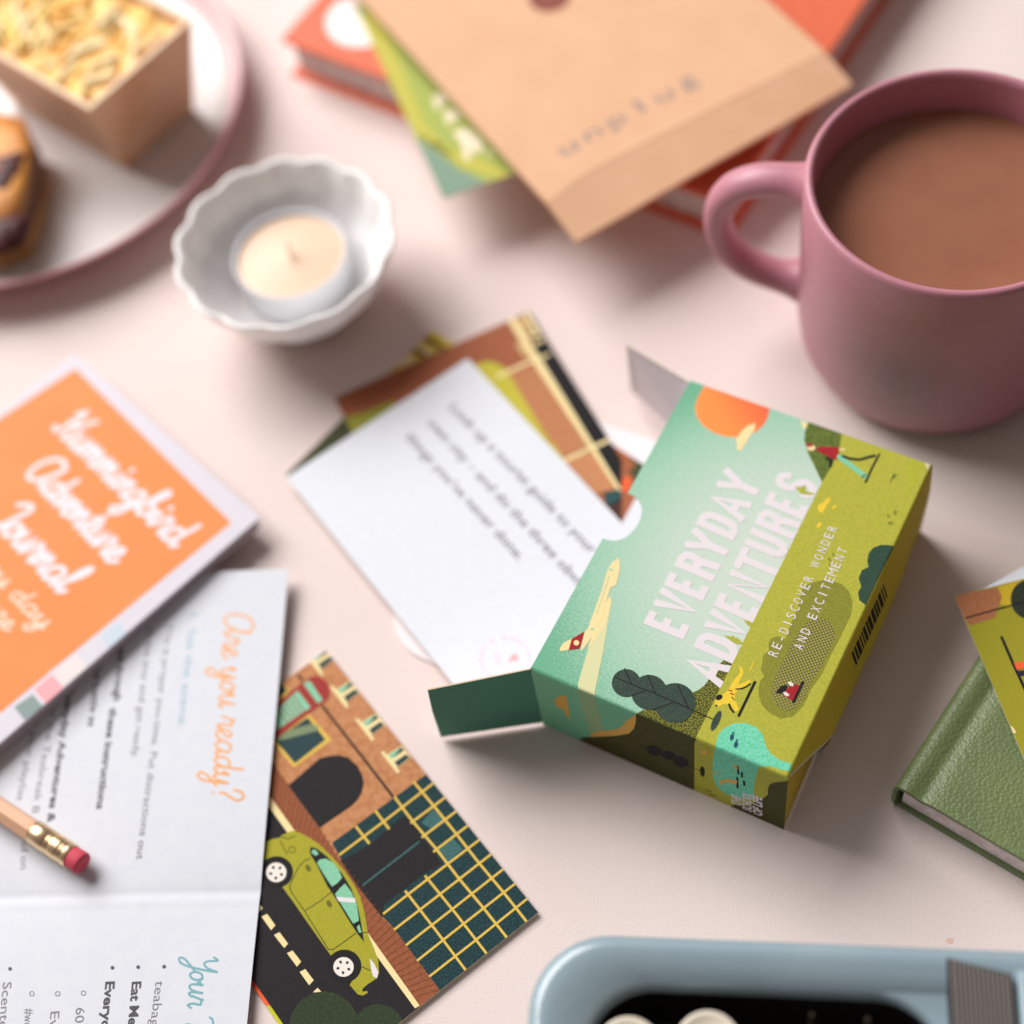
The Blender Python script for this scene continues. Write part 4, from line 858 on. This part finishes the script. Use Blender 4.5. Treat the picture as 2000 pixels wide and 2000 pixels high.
# ================================================================ ENVELOPE
ez=.0335
o=at(1124,458,ez-.003); o=V((o.x,o.y,ez)); o=at(1124,458,ez); B=at(1666,148,ez); u=(B-o); ew=u.length; u.normalize(); v=V((-u.y,u.x,0)); eh=.19
env=thing('envelope','peach kraft envelope with the word unplug in grey letters, on top of the red book','envelope',V((o.x,o.y,.026)))
kr=mat('kraft_peach','E2B48E',.75,'DBAB84',60,.6,.35,.65,bump=.00004,bscale=900)
mb=MB(); sh=Sheet(o,u,v,ew,eh,mb)
f0=sh.uv(*ZP(255,925)); f1=sh.uv(*ZP(1545,265))
def ebend(s,a,b,p):
    # below the flap's crease the paper slopes gently down to its edge
    t=f0[1]+(f1[1]-f0[1])*(a-f0[0])/(f1[0]-f0[0]); t=max(t,.001); t-=.004*math.exp(-((a-.0)/.012)**2)
    d=b-t; z=0
    sp=.0012*math.log(1+math.exp(min(40,-d/.0012))); z=-sp*.20
    z+= .0006*math.sin(a*40)*math.exp(-b/.04)
    return p+V((0,0,z+.00025*math.exp(-(d/.0012)**2)))
sh.bend=ebend
def ecuts(): return [ew*i/36 for i in range(37)],sorted([eh*i/24 for i in range(25)]+[.0008*i for i in range(1,40)])
sh.cuts=ecuts; cu,cv=ecuts()
up=[[sh.P(a,b,0) for a in cu] for b in cv]; lo=[[sh.P(a,b,0)-V((0,0,.0016)) for a in cu] for b in cv]
mb.grid(up,kr); mb.grid(lo,kr,flip=True)
rim=lambda r1,r2:mb.grid([r1,r2],kr,smooth=False)
rim(lo[0],up[0]); rim(up[-1],lo[-1]); rim([r[0] for r in up],[r[0] for r in lo]); rim([r[-1] for r in lo],[r[-1] for r in up])
sh.lift=.00003; ug=mat('stamp_grey','A08A83',.7)
dv=(1,0)
for c,(x,y) in zip('unplug',((285,745),(405,675),(525,608),(645,540),(765,482),(880,412))):
    a=sh.uv(*ZP(x,y)); hw_=.0037 if c!='l' else .0012
    tris,x0,x1=glyphs(c,.01); dirv=V(sh.uv(*ZP(880,412)))-V(sh.uv(*ZP(285,745))); dirv.normalize(); vv=V((-dirv.y,dirv.x))
    cx=V(a); kx=2*hw_/(x1-x0); k_=.0098/.73*.78
    for t in tris: sh.tri_uv([tuple(cx+dirv*((p[0]-x0)*kx-hw_)+vv*((p[1]-.27)*k_)) for p in t],ug,1)
ha=sh.uv(*ZP(190,-14)); sh.disc_uv(ha,.0085,mat('notch_dark','8C4A3C',.8),1)  # dark inside of the open thumb notch, painted as a flat brown disc
mb.build('sleeve',env)
# ================================================================ MUG
zr=.087; kk=.5-zr; mc=V((.39106*kk,.83505*kk,0)); mr=.1148*kk
mug=thing('mug','matt dusty pink mug of milky tea at the right edge','mug',mc)
pm_=mat('mug_glaze','BE818E',.40,'B97C89',300,.4,spec=.45)
m_=MB(); R_=mr+.0014
lathe(m_,mc,[(0,.0025),(.032,.0025),(.034,.0005),(.036,0),(.039,.0010),(.0440,.0046),(.0470,.012),(.0482,.022),(R_-.0006,.036),(R_-.0003,.060),(R_-.0002,zr-.002),(R_-.0008,zr-.0006),(R_-.0019,zr),(R_-.0031,zr-.0006),(R_-.0038,zr-.0025),(R_-.0042,.060),(R_-.0045,.03),(.040,.012),(.03,.006),(0,.0055)],pm_,n=128)
m_.build('body',mug)
# handle leaves the wall towards the left of the picture
hp=[]
h0=at(1575,330,.066); 
hd=(at(1372,450,.045)-mc); hd.z=0; hd.normalize()
for t,r,z in ((0,R_-.003,.0745),(1,R_+.007,.0755),(2,R_+.0165,.0735),(3,R_+.0240,.0680),(4,R_+.0282,.059),(5,R_+.0285,.048),(6,R_+.0250,.0375),(7,R_+.0175,.0300),(8,R_+.008,.0262),(9,R_-.002,.0250)):
    hp.append(mc+hd*r+V((0,0,z)))
def cr3(P,k=5):
    q=[P[0]]+P+[P[-1]]; out=[]
    for i in range(1,len(q)-2):
        a,b,c,d=q[i-1:i+3]
        for j in range(k):
            t=j/k; out.append(.5*(2*b+(c-a)*t+(2*a-5*b+4*c-d)*t*t+(3*b-a-3*c+d)*t**3))
    return out+[P[-1]]
hq=cr3(hp); m_=MB(); rows=[]; sd=V((-hd.y,hd.x,0)); n=20
for i,p in enumerate(hq):
    t=(hq[min(i+1,len(hq)-1)]-hq[max(0,i-1)]).normalized(); nn=t.cross(sd).normalized(); f=i/(len(hq)-1); fl_=1+.45*math.exp(-(f/.06)**2)+.45*math.exp(-((1-f)/.06)**2)
    ra,rb_=.0064*fl_,.0050*fl_
    rows.append([p+sd*ra*math.cos(k/n*6.28318)+nn*rb_*math.sin(k/n*6.28318) for k in range(n)])
m_.grid(rows,pm_,closed=True); m_.build('handle',mug)
m_=MB(); tz=zr-.0165; lathe(m_,mc,[(R_-.0042,tz+.0006),(R_-.0052,tz),(R_*.5,tz),(0,tz)],mat('milky_tea','92604A',.13,'99664F',60,.6,.4,.6,spec=.35),n=96)
tag(m_.build('tea',None,V((mc.x,mc.y,tz))),'brown milky tea filling the pink mug','drink')
# ================================================================ GREEN BOOK
gz=.0150
A=at(1747,1531,gz); B=at(2000,1679,gz); u=(B-A).normalized(); v=(at(1908,1279,gz)-A).normalized(); v=V((-u.y,u.x,0)) if V((-u.y,u.x,0)).dot(v)>0 else V((u.y,-u.x,0))
gb=thing('green_book','grained green leather book in the right corner under a picture card','book',V((A.x,A.y,0)))
gl=mat('green_leather','707E50',.42,'64744A',90,.7,.35,.65,spec=.5)
# pebbled grain
nt=gl.node_tree; bs=nt.nodes['Principled BSDF']; tc=nt.nodes.new('ShaderNodeTexCoord'); vo=nt.nodes.new('ShaderNodeTexVoronoi'); vo.inputs['Scale'].default_value=950; vo.feature='F1'
nz=nt.nodes.new('ShaderNodeTexNoise'); nz.inputs['Scale'].default_value=260; nt.links.new(tc.outputs['Object'],nz.inputs['Vector']); nt.links.new(tc.outputs['Object'],vo.inputs['Vector'])
mu=nt.nodes.new('ShaderNodeMath'); mu.operation='MULTIPLY_ADD'; nt.links.new(vo.outputs['Distance'],mu.inputs[0]); mu.inputs[1].default_value=1; mu.inputs[2].default_value=0
bp=nt.nodes.new('ShaderNodeBump'); bp.inputs['Distance'].default_value=.00020; bp.invert=True; bp.inputs['Strength'].default_value=.9; nt.links.new(mu.outputs[0],bp.inputs['Height']); nt.links.new(bp.outputs[0],bs.inputs['Normal'])
GW,GH=.15,.10
def gp(a,b,z): return A+u*a+v*b+V((0,0,z-gz))
# cover section across the spine (v runs along the spine, u across the book)
prof=[(.0016,.0002),(.0004,.0012),(0,.0035),(0,.0105),(.0005,.0130),(.0016,.0144),(.0034,.0150),(.0060,.0148),(.0078,.0140),(.0092,.0138),(.0106,.0144),(.0122,.0149),(.0150,.0150),(.05,.0150),(GW,.0150)]
inn=[(a+.0008 if i<6 else a, z-.0017 if i>4 else z) for i,(a,z) in enumerate(prof)]
m_=MB(); nb=30
m_.grid([[gp(a,GH*j/nb,z) for j in range(nb+1)] for a,z in prof],gl,flip=True)
m_.grid([[gp(a+.0013 if i<5 else a,.0002+(GH-.0004)*j/nb,z-.0018 if i>4 else z) for j in range(nb+1)] for i,(a,z) in enumerate(prof)],gl)
for b_ in (0,GH):
    m_.grid([[gp(a,b_,z) for a,z in prof],[gp(a+.0013 if i<5 else a,b_,z-.0018 if i>4 else z) for i,(a,z) in enumerate(prof)]],gl,smooth=False,flip=(b_>0))
m_.build('front_cover',gb)
m_=MB(); m_.prism([(gp(a,b,0).x,gp(a,b,0).y) for a,b in ((.0012,0),(GW,0),(GW,GH),(.0012,GH))],.0002,.0018,gl); m_.build('back_cover',gb)
m_=MB(); m_.prism([(gp(a,b,0).x,gp(a,b,0).y) for a,b in ((.003,.0014),(GW,.0014),(GW,GH-.002),(.003,GH-.002))],.0019,.0128,pg); m_.build('pages',gb)
# card and sheet on the green book
mb=MB(); cz=.0172; q=[at(*p,cz) for p in (ZN(560,260),ZN(900,95))]
mb2=MB(); o=at(*ZN(560,262),.0163); d=(at(*ZN(773,143),.0163)-o).normalized(); v2=V((d.y,-d.x,0)); qq=[o,o+d*.1,o+d*.1+v2*.05,o+v2*.05]
mb2.prism([(p.x,p.y) for p in qq],.0158,.0163,m_paper); tag(mb2.build('blank_card',None,o),'plain white card peeking out under the park picture card at the right edge','card')
o=at(1865,1164.5,cz); d=(at(2000,1481,cz)-o).normalized(); sh=Sheet(o,d,V((-d.y,d.x,0)),CLn,CWd,mb)
q=[sh.o+sh.ux*a+sh.uy*b for a,b in ((0,0),(CLn,0),(CLn,CWd),(0,CWd))]; mb.prism([(p.x,p.y) for p in q],cz-.0005,cz,m_edge,bm=mat('print_park','A89B26',.5,'8E9330',2400,.85,.42,.58))
sh.poly(ZN,[(640,250),(780,205),(900,400),(640,330)],mat('print_gold','CDB02F',.5,'C4AA2C',900,.5),1)
sh.poly(ZN,[(425,290),(640,250),(662,300),(645,350),(625,402),(500,442),(470,400),(440,330)],mat('print_clay','AF7350',.5,'A0653F',900,.7),2)
sh.ell(ZN,800,310,95,100,mat('print_night','2E3328',.5,'384030',1500,.6),3); sh.stroke(ZN,[(480,405),(640,360),(900,290)],8,inkb,4,caps=False)
sh.stroke(ZN,[(660,502),(720,640),(850,920)],14,inkb,4); sh.poly(ZN,[(722,630),(790,620),(800,655),(735,665)],mat('print_orange','F0663A',.5),5); sh.poly(ZN,[(735,672),(800,665),(800,690),(750,698)],mat('print_navy','2B2540',.5),5)
sh.poly(ZN,[(705,945),(722,960),(735,985),(715,985)],cream,4)
tag(mb.build('picture_card',None,sh.o),'olive park picture card resting on the green book','card','picture cards')
# ================================================================ TYPEWRITER
tz=.048; a=at(1160,1831,tz); b=at(1840,1858,tz); e1=(b-a).normalized(); e2=V((e1.y,-e1.x,0))
lc=at(*ZM(112,410),tz); O_=a+e1*(lc-a).dot(e1)
O_=V((O_.x,O_.y,0))-e2*.0018-e1*.0035
tw=thing('typewriter','pale blue enamelled typewriter, only its corner and keys showing at the bottom edge','typewriter',O_)
bl=mat('blue_enamel','93A7B0',.26,'8A9EA8',18,.6,spec=.5,coat=.3,bump=.00006,bscale=300)
def tp(x,y,z): return O_+e1*x+e2*y+V((0,0,z))
xr=(at(*ZM(1640,520),tz)-V((O_.x,O_.y,tz))).dot(e1); yin=(at(*ZM(900,450),tz)-V((O_.x,O_.y,tz))).dot(e2); xin=(at(*ZM(285,600),tz)-V((O_.x,O_.y,tz))).dot(e1)
TWW,TWD=.30,.26
def lo_(x0,y0,x1,y1,r,z): return [tp(x,y,z) for x,y in rrect(x0,y0,x1,y1,r,10)]
m_=MB(); rows=[lo_(.004,.004,TWW-.004,TWD-.004,.020,.004),lo_(0,0,TWW,TWD,.022,.012)]
for i in range(7):
    a_=i/6*math.pi/2; q=.0042*(1-math.cos(a_)); rows.append(lo_(q,q,TWW-q,TWD-q,.022-q*.6,tz-.0042+.0042*math.sin(a_)))
rows.append(lo_(.0065,.0065,TWW-.0065,TWD-.0065,.0195,tz-.0004)); rows.append(lo_(.010,.010,TWW-.010,TWD-.010,.019,tz-.0016))
xr2=xr
rows.append(lo_(xin-.002,yin-.002,xr2+.0005,TWD-.03,.018,tz-.0035)); rows.append(lo_(xin-.0006,yin-.0006,xr2,TWD-.031,.018,tz-.0045)); rows.append(lo_(xin,yin,xr2,TWD-.032,.018,tz-.007))
m_.grid(rows,bl,closed=True,flip=True); m_.build('body',tw)
m_=MB(); dk=mat('black_well','14110F',.6,'1E1915',300,.5)
m_.grid([lo_(xin-.0004,yin-.0004,xr2,TWD-.032,.018,tz-.0068),lo_(xin+.0004,yin+.0004,xr2-.0004,TWD-.033,.017,.012)],dk,closed=True,flip=True); m_.face(lo_(xin,yin,xr2,TWD-.032,.017,.012),dk); m_.build('key_well',tw)
# ribbed panel beside the well
m_=MB(); rb_m=mat('ribbed_grey','857E7A',.4); rx0=xr2+.0015; rx1=rx0+.0155; ry0=(at(*ZM(1700,350),tz)-V((O_.x,O_.y,tz))).dot(e2)
nR=13
for i in range(nR):
    x0=rx0+(rx1-rx0)*i/nR; x1=x0+(rx1-rx0)/nR*.5; y0=ry0+.004*i/nR
    m_.prism([(tp(x,y,0).x,tp(x,y,0).y) for x,y in ((x0,y0),(x1,y0),(x1,TWD-.04),(x0,TWD-.04))],tz-.003,tz+.0030,rb_m)
m_.prism([(tp(x,y,0).x,tp(x,y,0).y) for x,y in ((rx0-.0008,ry0-.0008),(rx1+.0002,ry0+.003),(rx1+.0002,TWD-.04),(rx0-.0008,TWD-.04))],tz-.006,tz+.0016,mat('ribbed_base','1E1B1A',.6)); m_.build('ribbed_panel',tw)
m_=MB(); m_.prism([(tp(x,y,0).x,tp(x,y,0).y) for x,y in ((rx1+.0012,ry0+.002),(TWW-.012,ry0+.010),(TWW-.012,TWD-.03),(rx1+.0012,TWD-.03))],tz-.004,tz+.004,bl,bev=.002); m_.build('side_ledge',tw)
kc=mat('key_cream','EADFCB',.35,coat=.2)
for (x,y,rx) in ((440,672,.0082),(742,650,.0082)):
    p=at(*ZM(x,y),.050); m_=MB(); c=V((p.x,p.y,.0))
    lathe(m_,c,[(0,.0450),(.0075,.0452),(.0086,.0462),(.0089,.0478),(.0086,.0492),(.0080,.0497),(.0070,.0490),(.0040,.0482),(0,.0480)],kc,n=40)
    ko=m_.build('key',tw)
    m_=MB(); tube(m_,[c+V((0,0,.0445)),c+V((0,0,.013))],.0012,dk,n=8); s2=m_.build('key_stem',tw); s2.parent=ko
for (x,y) in ((1130,545),(1340,562)):
    p=at(*ZM(x,y),.030); m_=MB(); tube(m_,[V((p.x,p.y,.0125)),V((p.x,p.y,.031))],[.0014,.0011],mat('lever_metal','8A8070',.4,metal=.6),n=10); m_.build('lever',tw)
# faint stain on the paper
p=at(1855,1838,0); m_=MB(); m_.prism([(p.x+.0011*(1+.25*math.sin(3*a))*math.cos(a),p.y+.0009*math.sin(a)) for a in [i/14*6.2832 for i in range(14)]],.00001,.00005,mat('stain','DDB8A6',.8))
so=m_.build('table_stain',None,p); so['kind']='structure'
